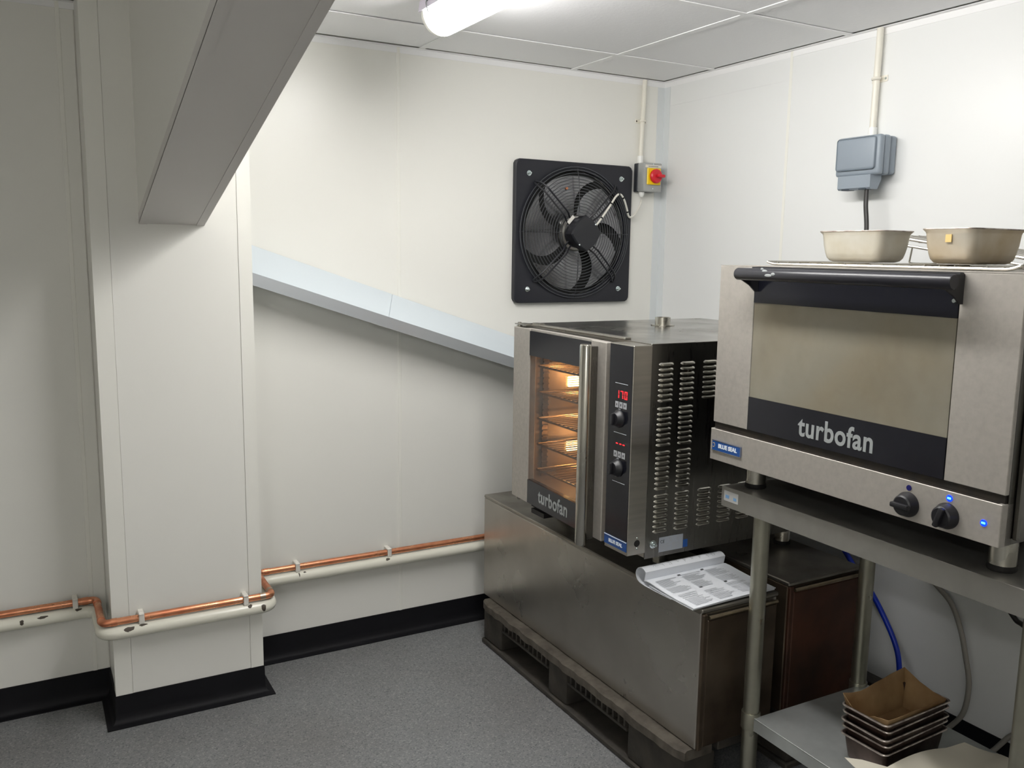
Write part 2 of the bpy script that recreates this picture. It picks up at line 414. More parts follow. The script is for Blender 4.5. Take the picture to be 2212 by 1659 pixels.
# ================================================================== sloped ledge on the back wall
lx0, lx1, D = CX1 - 0.0 + .0025, -.30, .12
def lt(x): return 1.4885 - .337 * (x + 1.70)         # top edge against the wall
def lf(x): return 1.3905 - .3285 * (x + 1.70)        # front edge
def lb(x): return lf(x) - .0415
LY = -.0026
lg = thing('sloped_ledge', 'pale boxed ledge sloping down across the back wall to the oven', 'ledge', (lx0, 0, lt(lx0)))
xm = -1.238
for xa, xb, sa, sb in ((lx0, xm - .0007, 0, .06), (xm + .0007, lx1, .06, 0)):
    build('top_sheet', MB().loft([[(x, LY, lt(x) - .003), (x, LY, lt(x)), (x - q, -D, lf(x - q)), (x - q, -D + .002, lf(x - q) - .004)] for x, q in ((xa, sa), (xb, sb))]), LEDGE, lg)
build('front_strip', MB().loft([[(x, -D + .003, lb(x)), (x, -D + .003, lf(x) - .002), (x, -D - .0005, lf(x)), (x, -D - .0005, lb(x))] for x in (lx0, lx1)]), LEDGEF, lg, label='shiny metal front edge strip')
build('core', MB().loft([[(x, LY, lb(x) + .004), (x, LY, lt(x) - .004), (x, -D + .004, lf(x) - .005), (x, -D + .004, lb(x) + .004)] for x in (lx0, lx1)]), LEDGE, lg)

# ================================================================== pipes along the wall
def route(d, z, r_out):
    return [(XL + .01, -d, z), (CX0 - r_out, -d, z), (CX0 - r_out, CY - d, z), (CX1 + r_out, CY - d, z), (CX1 + r_out, -d, z), (-.02, -d, z)]
wp = thing('heating_pipe', 'thick white pipe with chipped paint running round the column near the floor', 'pipe', (CX0, CY - .05, .318))
build('pipe_run', MB().tube(fillet(route(.033, .318, .03), .045, 8), .0205, 18), PIPE, wp)
for (x, y, dz, sx, sz) in ((-2.497, -.0325, .006, .006, .006), (-2.44, -.0325, .012, .014, .003), (-2.338, -.0325, .0165, .012, .004), (-2.208, CY - .0325, .013, .014, .006),
                           (-1.845, CY - .0325, .0155, .008, .005), (-1.80, CY - .0325, .004, .008, .009), (-2.17, CY - .0325, .0165, .012, .003), (-1.60, -.0325, .0165, .006, .003), (-1.28, -.0325, .0145, .009, .004), (-1.62, -.0325, .012, .003, .006)):
    R_ = .0211; m_ = MB(); a0 = math.asin(dz / R_); n = 10
    ring = []; half = []
    for k in range(n):
        t = k * 2 * PI / n; rr = random.uniform(.6, 1.15)
        a = a0 + sz / R_ * math.sin(t) * rr * 1.5
        ring.append((x + sx * 1.15 * math.cos(t) * rr, y - math.cos(a) * R_, .318 + math.sin(a) * R_))
        a = a0 + (a - a0) * .5; half.append((x + sx * .57 * math.cos(t) * rr, y - math.cos(a) * R_, .318 + math.sin(a) * R_))
    m_.loft([ring, half], cap=False); cv_ = m_.bm.verts.new((x, y - math.cos(a0) * R_, .318 + math.sin(a0) * R_)); m_.bm.verts.ensure_lookup_table()
    for k in range(n): m_.bm.faces.new((m_.bm.verts[n + k], m_.bm.verts[n + (k + 1) % n], cv_))
    build('paint_chip', m_, CHIP, wp, smooth=0)
cp = thing('copper_pipe', 'bright copper pipe clipped just above the thick white pipe', 'pipe', (CX0, CY - .05, .352))
cr = route(.028, .3525, .031)
build('pipe_run', MB().tube(fillet(cr, .022, 6), .0112, 16), COPPER, cp)
for (p, q) in ((cr[1], cr[0]), (cr[1], cr[2]), (cr[2], cr[1]), (cr[2], cr[3]), (cr[3], cr[2]), (cr[3], cr[4]), (cr[4], cr[5])):
    p = Vector(p); d = (Vector(q) - p).normalized()
    build('solder_joint', MB().tube([p + d * .024, p + d * .042], .0124, 16), SOLDER if (p.y < -.2 and p.x > -2) else COPPER, cp)
def clip(x, y):
    m_ = MB(); z = .3525
    m_.box(x - .008, x + .008, y - .006, y + .028, z - .015, z + .018, .002, 1)
    m_.box(x - .008, x + .008, y - .0165, y - .006, z + .011, z + .018, .002, 1).box(x - .008, x + .008, y - .0165, y - .011, z - .016, z + .016, .002, 1)
    return m_
for x, y in ((-2.345, -.028), (-2.172, CY - .028), (-1.855, CY - .028), (-1.623, -.028), (-1.27, -.028), (-2.9, -.028)):
    build('pipe_clip', clip(x, y), CLIP, cp)

# ================================================================== extractor fan
FXc, FZc = -.4515, 1.5745
fan = thing('extractor_fan', 'square black plate extractor fan with wire guard on the back wall', 'fan', (FXc, 0, 1.296))
def rrect(x0, x1, z0, z1, r, n=6):
    out = []
    for cx_, cz_, a in ((x1 - r, z1 - r, 0), (x0 + r, z1 - r, 90), (x0 + r, z0 + r, 180), (x1 - r, z0 + r, 270)):
        for k in range(n + 1):
            t = math.radians(a + 90 * k / n); out.append((cx_ + r * math.cos(t), cz_ + r * math.sin(t)))
    return out
def annulus_plate():
    """square plate with a round opening and a short throat"""
    m_ = MB(); b = m_.bm; n = 200; Rh = .249
    sq = []
    for k in range(n):
        t = 2 * PI * k / n; c, s = math.cos(t), math.sin(t); L_ = .281 / max(abs(c), abs(s))
        x, z = c * L_, s * L_
        lim = .281 - .022
        if abs(x) > lim and abs(z) > lim:
            q = Vector((abs(x) - lim, abs(z) - lim)); q = q.normalized() * .022
            x = math.copysign(lim + q.x, x); z = math.copysign(lim + q.y, z)
        sq.append((x, z))
    ci = [(Rh * math.cos(2 * PI * k / n), Rh * math.sin(2 * PI * k / n)) for k in range(n)]
    def ring(p, y): return [(FXc + x, y, FZc + z) for x, z in p]
    ci2 = [(x * 1.035, z * 1.035) for x, z in ci]
    m_.loft([ring(sq, -.0005), ring(sq, -.020), ring([(x * .988, z * .988) for x, z in sq], -.023), ring(ci2, -.023), ring(ci, -.020), ring(ci, -.0035)], cap=False)
    return m_
build('mounting_plate', annulus_plate(), FANB, fan, smooth=30)
build('back_disc', MB().lathe([(.2485, 0), (.2485, .002)], (FXc, -.0005, FZc), '-y', 48), VOID, fan)  # black disc painted in place of the dark depth behind the blades
for k, a0 in enumerate((118, 46, -26, -98, -170)):
    m_ = MB(); rings = []
    for i in range(9):
        t = i / 8; r = .066 + t * .164
        sweep = math.radians(a0 + 4 - 34 * t * t + 8 * t); half = math.radians(26 + 6 * t - 3 * t * t)
        row = []
        for j in range(7):
            s = j / 6 * 2 - 1; a = sweep + half * s
            row.append((FXc + r * math.cos(a), -.0125 + .0095 * s + .0015 * (1 - s * s), FZc + r * math.sin(a)))
        rings.append(row)
    m_.loft(rings, closed=False); 
    solid(m_.bm, .0012)
    build('blade', m_, BLADE, fan, smooth=50)
build('hub', MB().lathe([(.074, 0), (.074, .012), (.068, .022), (.05, .028), (.05, .034)], (FXc, -.006, FZc), '-y', 40), HUB, fan)
gm = MB(); NR = 16
for i in range(NR):
    r = .082 + (.262 - .082) * i / (NR - 1); t = (r - .082) / .18
    yy = -.030 - .022 * (1 - t ** 3)
    gm.tube([(FXc + r * math.cos(a * 2 * PI / 56), yy, FZc + r * math.sin(a * 2 * PI / 56)) for a in range(56)], (.0015 if i < NR - 2 else .0020), 5, loop=True)
build('guard_rings', gm, WIREL, fan, kind='stuff')
for a in (90, 0, 270, 180):
    c, s = math.cos(math.radians(a)), math.sin(math.radians(a)); pts = []
    for i in range(9):
        r = .08 + .184 * i / 8; t = min(1, (r - .082) / .18); pts.append((FXc + c * r, -.0285 - .022 * (1 - max(0, t) ** 3), FZc + s * r))
    build('guard_spoke', MB().tube(pts, .0017, 6), FANW, fan)
for a in (45, 135, 225, 315):
    c, s = math.cos(math.radians(a)), math.sin(math.radians(a)); m_ = MB()
    for off in (-.0105, .0105):
        px, pz = -s * off, c * off
        pts = [(FXc + c * .275 + px * .3, -.024, FZc + s * .275 + pz * .3), (FXc + c * .262 + px, -.045, FZc + s * .262 + pz), (FXc + c * .235 + px, -.062, FZc + s * .235 + pz),
               (FXc + c * .105 + px, -.070, FZc + s * .105 + pz), (FXc + c * .085 + px, -.055, FZc + s * .085 + pz), (FXc + c * .06 + px, -.050, FZc + s * .06 + pz)]
        m_.tube(fillet(pts, .012, 4), .0036, 8)
    build('support_arm', m_, FANW, fan)
build('motor', MB().lathe([(.06, 0), (.062, .02), (.06, .034)], (FXc, -.036, FZc), '-y', 32), MOTOR, fan)
oct_ = []
for k, (a, r) in enumerate(((0, .078), (35, .066), (58, .066), (90, .078), (122, .066), (148, .066), (180, .076), (212, .064), (238, .064), (270, .076), (302, .066), (328, .066))):
    r *= .93
    oct_.append((FXc - .006 + r * math.cos(math.radians(a + 3)), FZc - .003 + r * math.sin(math.radians(a + 3))))
def sc(p, k): return [(FXc - .006 + (x - FXc + .006) * k, FZc - .003 + (z - FZc + .003) * k) for x, z in p]
jb = build('terminal_box', MB().loft([[(x, y, z) for x, z in sc(oct_, k)] for y, k in ((-.068, .97), (-.098, .97), (-.104, 1), (-.112, 1), (-.118, .93))]), MOTOR, fan)
for dx, dz in ((.040, .036), (-.034, -.045)):
    build('screw', MB().lathe([(.0035, 0), (.0035, .002), (.002, .003)], (FXc - .006 + dx, -.118, FZc - .003 + dz), '-y', 10), ZINC, jb)
build('nameplate', MB().box(-.019, .019, -.0006, .0006, -.007, .007).xf(Matrix.Translation((FXc - .062, -.086, FZc + .050)) @ Matrix.Rotation(math.radians(-47), 4, 'Y')), LABEL, fan)
build('rivet', MB().lathe([(.0065, 0), (.006, .0015), (.003, .0025)], (FXc + .004 - .045, -.0165, FZc + .178), '-y', 14), COPPER, fan, label='rust coloured dot on a blade')
for dx, dz in ((-.222, .2265), (.222, .2265), (.222, -.2265), (-.222, -.2265)):
    m_ = MB().lathe([(.0105, 0), (.0105, .002), (.0085, .0025)], (FXc + dx, -.023, FZc + dz), '-y', 16)
    m_.lathe([(.0075, .0025), (.0075, .009), (.004, .0095), (.004, .017)], (FXc + dx, -.023, FZc + dz), '-y', 6)
    build('bolt', m_, ZINC, fan)

# white flex from isolator to the motor
fx = thing('fan_flex', 'white flex cable looping from the rotary isolator to the fan motor', 'cable', (-.135, -.03, 1.70))
fpts = spline([(-.131, -.036, 1.722), (-.133, -.034, 1.704), (-.146, -.032, 1.676), (-.168, -.034, 1.653), (-.189, -.038, 1.646), (-.203, -.044, 1.655), (-.212, -.050, 1.671), (-.238, -.062, 1.712), (-.263, -.068, 1.735), (-.288, -.073, 1.726), (-.322, -.078, 1.685), (-.372, -.082, 1.625), (-.398, -.083, 1.598)], 8)
build('flex', MB().tube(fpts, .0042, 10), WCABLE, fx)
for k in (46, 58, 66, 78, 86):
    build('cable_tie', MB().tube([fpts[k], fpts[k] + (fpts[k + 1] - fpts[k]).normalized() * .006], .0055, 10), TIE, fx)

# ================================================================== rotary isolator
iso = thing('rotary_isolator', 'grey isolator box with red rotary knob on a yellow plate', 'switch', (-.105, 0, 1.752))
build('base', MB().box(-.150, -.056, -.030, -.0018, 1.753, 1.871, .003, 1), ISOB, iso, label='dark back half')
build('cover', MB().box(-.150, -.056, -.072, -.031, 1.753, 1.871, .004, 2), ISOG, iso)
build('plate', MB().box(-.136, -.066, -.080, -.0722, 1.781, 1.849, .003, 1), YEL, iso, label='yellow square plate')
kb = build('knob', MB().lathe([(.026, 0), (.029, .004), (.029, .012), (.024, .017), (.006, .018)], (-.098, -.0802, 1.816), '-y', 32), RED, iso, label='red rotary knob')
build('grip', MB().box(-.104, -.068, -.114, -.0982, 1.8095, 1.8225, .004, 2), RED, kb)
lb_ = build('sticker', MB().box(-.143, -.060, -.0726, -.0721, 1.851, 1.862), LABEL, iso)
build('print_line', MB().box(-.128, -.076, -.0731, -.0727, 1.8552, 1.8572), INK, lb_)
for z in (1.865, 1.766): build('screw', MB().lathe([(.004, 0), (.0035, .0015)], (-.102, -.0721, z), '-y', 12), ZINC, iso)
build('gland', MB().lathe([(.012, 0), (.012, .010), (.009, .018), (.0055, .021)], (-.131, -.036, 1.7525), '-z', 16), PVC2, iso)

# conduit above the isolator
cA = thing('wall_conduit', 'slim white conduit dropping from the ceiling to the rotary isolator', 'conduit', (-.128, -.02, 1.872))
build('conduit_pipe', MB().cyl((-.128, -.016, 1.9025), (-.118, -.016, H - .003), .0095, 18), PVC, cA)
build('coupling', MB().lathe([(.0125, 0), (.0125, .030)], (-.1285, -.016, 1.872), 'z', 18), PVC2, cA)
m_ = MB().box(-.151, -.095, -.0035, -.0002, 2.036, 2.052, .0015, 1)
m_.tube([(-.1235 + .0115 * math.cos(a * PI / 8), -.016 - .0115 * math.sin(a * PI / 8), 2.044) for a in range(9)], .0045, 8)
sdl = build('saddle', m_, PVC, cA)
for x in (-.145, -.101): build('screw', MB().lathe([(.0035, 0), (.003, .0015)], (x, -.0036, 2.044), '-y', 10), CHIP, sdl)
# conduit above the socket
cB = thing('wall_conduit', 'white conduit dropping from the ceiling to the grey weatherproof socket', 'conduit', (-.02, -1.088, 1.875))
build('conduit_pipe', MB().cyl((-.0165, -1.0855, 1.905), (-.0165, -1.0885, H - .003), .0105, 18), PVC, cB)
build('coupling', MB().lathe([(.0135, 0), (.0135, .034)], (-.0165, -1.0855, 1.8715), 'z', 18), PVC2, cB)
m_ = MB().box(-.0035, -.0002, -1.118, -1.058, 2.046, 2.066, .0015, 1)
m_.tube([(-.0165 - .0125 * math.sin(a * PI / 8), -1.0875 + .0125 * math.cos(a * PI / 8), 2.056) for a in range(9)], .005, 8)
sdl = build('saddle', m_, PVC, cB)
for y in (-1.066, -1.110): build('screw', MB().lathe([(.004, 0), (.003, .0018)], (-.0036, y, 2.056), '-x', 10), ZINC, sdl)

# ================================================================== grey weatherproof socket
sk = thing('weatherproof_socket', 'blue grey weatherproof socket box on the right wall above the tins', 'socket', (-.04, -1.09, 1.71))
build('back_box', MB().box(-.030, -.001, -1.172, -1.005, 1.752, 1.872, .010, 3), BLUEG, sk)
build('mid_ring', MB().box(-.058, -.0305, -1.174, -1.003, 1.750, 1.874, .010, 3), BLUEG, sk)
lid = build('lid', MB().box(-.084, -.0585, -1.174, -1.003, 1.750, 1.874, .010, 3), BLUEG, sk)
build('raised_panel', MB().box(-.092, -.0835, -1.160, -1.012, 1.768, 1.868, .008, 3), BLUEG, lid)
build('cable_hood', MB().prism([(-.088, 1.7515), (-.088, 1.712), (-.082, 1.707), (-.052, 1.707), (-.036, 1.738), (-.036, 1.7515)], 'y', -1.148, -1.022), BLUEG, sk, smooth=20)
for y in (-1.052, -1.118):
    build('cable_slot', MB().box(-.0885, -.0565, y - .015, y + .015, 1.7055, 1.7105, .002, 1), BLUEGD, sk)

bf = tag(build('black_flex', MB().tube(spline([(-.072, -1.125, 1.712), (-.075, -1.128, 1.66), (-.08, -1.140, 1.60), (-.082, -1.152, 1.50), (-.07, -1.19, 1.3), (-.06, -1.36, .95), (-.05, -1.60, .62), (-.05, -1.703, .502), (-.05, -1.735, .483), (-.05, -1.80, .466), (-.055, -1.9, .5), (-.07, -2.0, .8)], 10), .0072, 10), BCABLE),
         'black flex hanging from the grey socket behind the left bread tin', 'cable')

# ================================================================== fluorescent batten lights
def batten(x, y0, y1, label, group=None):
    t = thing('batten_light', label, 'light', (x, (y0 + y1) / 2, H - .003), group=group)
    m_ = MB().prism([(x - .062, H - .034), (x - .058, H - .004), (x + .058, H - .004), (x + .062, H - .034)], 'y', y0 + .004, y1 - .004)
    build('body', m_, LAMPB, t)
    def prof_(k, z0=H - .035): return [(x + .060 * k * math.cos(a * PI / 12), z0 - .064 * k * math.sin(a * PI / 12)) for a in range(13)]
    build('diffuser', MB().loft([[(a, y, b) for a, b in prof_(1)] for y in (y0 + .034, y1 - .034)]), DIFF, t)
    for ya, yb in ((y1 - .0335, y1), (y0 + .0335, y0)):
        build('end_cap', MB().loft([[(a, ya + (yb - ya) * s, b) for a, b in prof_(k)] for s, k in ((0, 1), (.35, .99), (.7, .93), (1, .78))]), CAPM, t)
    for y in (y1 - .075, (y0 + y1) / 2, y0 + .075):
        for sx in (-1, 1):
            build('retaining_clip', MB().tube(fillet([(x + sx * .060, y, H - .012), (x + sx * .069, y, H - .022), (x + sx * .064, y, H - .040), (x + sx * .058, y + .006, H - .052)], .006, 3), .0022, 6), INK, t)
    return t
batten(-1.318, -2.05, -.575, 'lit fluorescent batten light on the ceiling over the ovens')
batten(-3.40, -4.30, -3.25, 'unseen fluorescent batten added behind the viewer as fill light')  # unseen batten added as fill, mainly to lift the left wall

# ================================================================== pallet
PX0, PX1, PY0, PY1, PZ = -.968, -.115, -1.392, -.215, .172
pal = thing('plastic_pallet', 'dirty black plastic pallet on the floor under the steel cabinets', 'pallet', (-.5, -.8, 0))
xs = [PX0, -.85, -.72, -.59, -.46, -.33, -.19, PX1]
m_ = MB()
# deck front board with a slightly ragged edge
n = 40; rg = []
for i in range(n + 1):
    y = PY1 + (PY0 - PY1) * i / n; j = random.uniform(-.004, .004); e = 0
    if i == 0 or i == n: e = .012
    rg.append([(PX0 + e + j * .5, y, PZ - .03 + random.uniform(-.003, .003)), (PX0 + e + j, y, PZ - .006), (PX0 + e + j + .006, y, PZ + random.uniform(-.002, .001)), (-.86, y, PZ), (-.86, y, PZ - .03)])
build('deck_board', MB().loft(rg), PALE, pal, smooth=25)
for a, b in zip(xs[1:-1], xs[2:]): build('deck_board', MB().box(a + .012, b - .008, PY0, PY1, PZ - .03, PZ, .003, 1), PALM, pal)
blk = [(-.215, -.368), (-.69, -.815), (-1.135, -1.392)]
for x0, x1 in ((PX0 + .012, -.84), (-.56, -.44), (-.17, PX1)):
    for y1, y0 in blk: build('block', MB().box(x0, x1, y0 + .006, y1 - .004, .0205, PZ - .031, .008, 2), PALM, pal)
    build('runner', MB().box(x0 - .006, x1 + .004, PY0, PY1, 0.001, .020, .004, 1), PALM, pal)
m_ = MB()
for ya, yb in ((-.368, -.69), (-.815, -1.135)):
    k = 11
    for i in range(k):
        y = ya + (yb - ya) * (i + .5) / k
        m_.box(PX0 + .014, PX0 + .06, y - .0045, y + .0045, PZ - .066, PZ - .0305)
    m_.box(PX0 + .012, PX0 + .02, yb, ya, PZ - .074, PZ - .066)
build('edge_ribs', m_, PALM, pal, kind='stuff', smooth=0)

# ================================================================== steel cabinets under the oven
def cabinet(x0, x1, y0, y1, z0, z1, label, endm, mbody):
    t = thing('steel_cabinet', label, 'cabinet', ((x0 + x1) / 2, (y0 + y1) / 2, z0))
    build('carcass', MB().box(x0, x1, y0 + .012, y1, z0, z1 - .0125, .003, 1), mbody, t)
    build('top_panel', MB().box(x0 - .001, x1 + .001, y0 + .006, y1, z1 - .012, z1, .003, 1), BOXT, t)
    e = build('end_panel', MB().box(x0 + .016, x1 - .006, y0 + .002, y0 + .0115, z0 + .006, z1 - .03, .004, 1), endm, t, label='brown stained end panel')
    build('panel_lip', MB().tube([(x0 + .02, y0 + .002, z1 - .024), (x1 - .008, y0 + .002, z1 - .024)], .0055, 8), LIPM, t)
    build('corner_post', MB().box(x0 - .0005, x0 + .0155, y0, y0 + .0117, z0, z1 - .0125, .003, 1), endm, t)
    return t
cabinet(-.930, -.655, -1.412, -.165, PZ + .001, .572, 'long stainless cabinet nearer the aisle with the booklet on top', ENDM, BOXM)
cabinet(-.578, -.275, -1.378, -.165, PZ + .001, .572, 'stainless cabinet with a rust brown end standing nearer the right wall', ENDR, ENDM)  # carcass coloured dark to stand in for the weak light on its side
ZT = .572

# ================================================================== tall oven (oven 1)
o1 = thing('convection_oven', 'tall stainless convection oven with lit interior and digital controls', 'oven', (-.55, -.82, ZT))
OX0, OX1, OY0, OY1, OZ0, OZ1 = -.955, -.150, -1.185, -.458, .648, 1.252
CVX0, CVX1, CVY0, CVY1, CVZ0, CVZ1 = -.95, -.36, -1.02, -.505, .70, 1.205
m_ = MB()
m_.box(OX0, OX1, OY1 - .004, OY1, OZ0, OZ1 - .003).box(OX1 - .004, OX1, OY0, OY1 - .0041, OZ0, OZ1 - .003).box(OX0, OX1 - .0041, OY0 + .003, OY1 - .0041, OZ0, OZ0 + .004)
m_.box(OX0, OX0 + .02, OY0 + .003, CVY0, OZ0 + .0041, OZ1 - .003).box(OX0, OX0 + .02, CVY1, OY1 - .0041, OZ0 + .0041, OZ1 - .003)
m_.box(OX0, OX0 + .02, CVY0, CVY1, OZ0 + .0041, CVZ0).box(OX0, OX0 + .02, CVY0, CVY1, CVZ1, OZ1 - .003)
build('casing', m_, STEEL, o1)
build('top_panel', MB().box(OX0 - .002, OX1, OY0 - .001, OY1 + .001, OZ1 - .0029, OZ1, .001, 1), STEELT, o1)
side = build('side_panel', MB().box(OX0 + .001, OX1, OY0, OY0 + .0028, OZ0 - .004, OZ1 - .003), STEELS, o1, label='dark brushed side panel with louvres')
m_ = MB()
m_.quad((CVX0, CVY1, CVZ0), (CVX1, CVY1, CVZ0), (CVX1, CVY1, CVZ1), (CVX0, CVY1, CVZ1)).quad((CVX0, CVY0, CVZ0), (CVX1, CVY0, CVZ0), (CVX1, CVY0, CVZ1), (CVX0, CVY0, CVZ1))
m_.quad((CVX1, CVY0, CVZ0), (CVX1, CVY1, CVZ0), (CVX1, CVY1, CVZ1), (CVX1, CVY0, CVZ1)).quad((CVX0, CVY0, CVZ0), (CVX1, CVY0, CVZ0), (CVX1, CVY1, CVZ0), (CVX0, CVY1, CVZ0)).quad((CVX0, CVY0, CVZ1), (CVX1, CVY0, CVZ1), (CVX1, CVY1, CVZ1), (CVX0, CVY1, CVZ1))
solid(m_.bm, .0015)
build('cavity_liner', m_, CAVM, o1, smooth=0)
for z in (.752, .842, .932, 1.022, 1.112):
    m_ = MB(); y0, y1, x0, x1 = CVY0 + .03, CVY1 - .022, CVX0 + .03, CVX1 - .05
    m_.tube(fillet([(x0, y0, z), (x1, y0, z), (x1, y1, z), (x0, y1, z), (x0, y0 + .05, z), (x0, y0, z)], .01, 2), .0036, 6)
    for i in range(18): m_.tube([(x0, y0 + (y1 - y0) * (i + .5) / 18, z + .004), (x1, y0 + (y1 - y0) * (i + .5) / 18, z + .004)], .0016, 5)
    build('oven_shelf', m_, WIRED, o1)
for x in (-.888, -.60):
    m_ = MB().box(x, x + .022, CVY1 - .006, CVY1 - .002, CVZ0 + .02, CVZ1 - .015)
    for i in range(24): m_.box(x, x + .022, CVY1 - .012, CVY1 - .006, CVZ0 + .03 + i * .0185, CVZ0 + .036 + i * .0185)
    build('side_rail', m_, WIRED, o1)
for z in (.818, 1.048):
    lp = build('oven_lamp', MB().box(-.785, -.735, CVY1 - .007, CVY1 - .0015, z - .019, z + .019, .004, 1), LAMPW, o1)
    m_ = MB()
    for i in range(6): m_.tube([(-.79, CVY1 - .010, z - .02 + i * .008), (-.73, CVY1 - .010, z - .02 + i * .008)], .0011, 5)
    build('lamp_guard', m_, WIRED, lp)
    ld_ = bpy.data.lights.new('oven_lamp_light', 'POINT'); ld_.energy = CAVITY_W; ld_.color = (1, .47, .15); ld_.shadow_soft_size = .02
    lo_ = bpy.data.objects.new('oven_lamp_light', ld_); COL.objects.link(lo_); lo_.parent = o1; lo_.location = Vector((-.70, CVY1 - .13, z + .012)) - o1.location
# door, slightly ajar about its left-hand hinge
HN = Vector((-.985, -.475, 0)); AJ = Matrix.Translation(HN) @ Matrix.Rotation(math.radians(-2.6), 4, 'Z') @ Matrix.Translation(-HN)
DX, DY0, DY1, DZ0, DZ1 = -.985, -1.052, -.475, .658, 1.245
DOORM = STEELF
dr = build('door', MB().box(DX, DX + .026, DY1 - .115, DY1, DZ0, DZ1, .002, 1).box(DX + .004, DX + .026, -.97, DY1 - .1151, DZ1 - .006, DZ1).box(DX, DX + .026, DY0, -.9705, DZ0 + .006, DZ1, .002, 1).xf(AJ), STEELF, o1)
gl0, gl1 = -.9702, DY1 - .1153
build('black_band', MB().box(DX, DX + .02, gl0, gl1, 1.1585, DZ1 - .0065).xf(AJ), BLKG, dr, label='black glass band across the top')
build('black_band', MB().box(DX, DX + .02, gl0, gl1, DZ0 + .002, .7395).xf(AJ), BLKG, dr, label='black glass band with grey lettering')
build('window_glass', MB().box(DX + .004, DX + .009, gl0, gl1, .7397, 1.1583).xf(AJ), GLASS1, dr, label='steamy glass lit orange from inside', smooth=0)
build('lettering', text_mb('turbofan', .062, AJ @ frame_m((DX - .0006, -.765, .7005), (0, -1, 0), (-1, 0, 0)), offset=.0013, xs=.84, space=1.06), TXT, dr, smooth=0)
ov = [(.020 * math.cos(k * 2 * PI / 20) + .0, .016 * math.sin(k * 2 * PI / 20)) for k in range(20)]
HX, HY = -1.046, -1.000
def hring(z, k): return [(HX + b * k, HY + a * k, z) for a, b in ov]
hd = build('door_handle', MB().loft([hring(.643, .55), hring(.645, .8), hring(.652, 1), hring(1.232, 1), hring(1.236, .9)]), STEELH, dr, label='tall steel bar handle')
build('handle_shade_strip', MB().box(HX + .012, DX - .0235, HY - .0085, HY + .0085, .660, 1.230, .001, 1), STEELS, hd, label='dark strip standing in for shade behind the bar')  # dark steel strip stands in for the shadow gap behind the bar
build('hinge_pivot', MB().lathe([(.010, 0), (.010, .004), (.0065, .0045), (.0065, .014)], (-.972, -.490, DZ1 + .0005), 'z', 14), STEELH, o1)
build('hinge_arm', MB().box(-.985, -.945, -.555, -.48, OZ1 + .0005, OZ1 + .004).box(-.96, -.94, -.60, -.555, OZ1 + .0005, OZ1 + .010), STEEL, o1)
build('hinge_pivot', MB().lathe([(.010, 0), (.010, .008), (.006, .014)], (-.968, -.495, DZ0 - .0005), '-z', 14), STEELH, o1)
build('frame_strip', MB().box(-.958, -.935, OY0 + .12, OY1 - .10, OZ1 + .0003, OZ1 + .006, .001, 1), STEEL, o1)
# control column
ctl = build('control_panel', MB().box(-1.02, -.9575, -1.191, -1.083, .664, 1.2495, .0015, 1), STEEL, o1)
ovl = build('black_overlay', MB().box(-1.0212, -1.0202, -1.1885, -1.0855, .7045, 1.2465), BLKG, ctl, smooth=0)
CXF = -1.0213
def cbox(name, y0, y1, z0, z1, m, d=.0006, par=None): return build(name, MB().box(CXF - d, CXF, y0, y1, z0, z1), m, par or ctl, smooth=0)
def seg7(ch, yc, zc, wd, ht, t):
    segs = {'1': 'bc', '7': 'abc', '0': 'abcdef', '-': 'g'}[ch]; m_ = MB(); h2 = ht / 2; w2 = wd / 2
    P = {'a': (-w2, w2, h2 - t, h2), 'd': (-w2, w2, -h2, -h2 + t), 'g': (-w2, w2, -t / 2, t / 2), 'b': (w2 - t, w2, .001, h2 - .0005), 'c': (w2 - t, w2, -h2 + .0005, -.001), 'f': (-w2, -w2 + t, .001, h2 - .0005), 'e': (-w2, -w2 + t, -h2 + .0005, -.001)}
    for s in segs:
        a, b, c, d = P[s]; m_.box(CXF - .0008, CXF, yc - a, yc - b, zc + c, zc + d)
    return m_
for ch, yc in (('1', -1.127), ('7', -1.1455), ('0', -1.164)): build('digit', seg7(ch, yc, 1.1105, .0115, .0215, .0025), REDL, ctl, smooth=0)
for yc in (-1.130, -1.146, -1.161): build('digit', seg7('-', yc, .973, .0085, .02, .0028), REDL, ctl, smooth=0)
for z in (1.141, 1.003, .864): cbox('divider_line', -1.171, -1.114, z - .0006, z + .0006, TXTW)
for zc, dz in ((1.0815, 0), (.9425, 0)):
    for i, y in enumerate((-1.124, -1.1425, -1.161)):
        bt = cbox('button', y - .0075, y + .0075, zc - .0085, zc + .0085, TXTD)
        build('button_symbol', MB().box(CXF - .0012, CXF - .0006, y - .002, y + .002, zc - .003, zc + .003), INK, bt, smooth=0)
for z in (1.043, .904):
    kn = build('control_knob', MB().lathe([(.025, 0), (.025, .003), (.0215, .006), (.0185, .016), (.017, .018)], (CXF, -1.1365, z), '-x', 32), BLKP, ctl)
    build('knob_grip', MB().box(CXF - .028, CXF - .0185, -1.1405, -1.1325, z - .0165, z + .0165, .003, 2), BLKP, kn)
    build('knob_caption', MB().box(CXF - .0004, CXF, -1.1415, -1.131, z + .0255, z + .0275), TXTD, ctl, smooth=0)
bd = build('badge', MB().box(-1.0226, -1.0202, -1.1895, -1.0845, .6745, .7035, .001, 1), BADGE, ctl, label='blue maker badge')
build('badge_rim', MB().box(-1.0236, -1.0227, -1.1895, -1.0845, .7015, .7035), TXTW, bd, smooth=0)
build('lettering', text_mb('BLUE SEAL', .0135, frame_m((-1.0229, -1.139, .688), (0, -1, 0), (-1, 0, 0)), offset=.0005, xs=1.02), TXTW, bd, smooth=0)
build('lock_hole', MB().lathe([(.010, 0), (.0095, .0006)], (-.987, -1.1911, .697), '-y', 20), RUB, ctl)
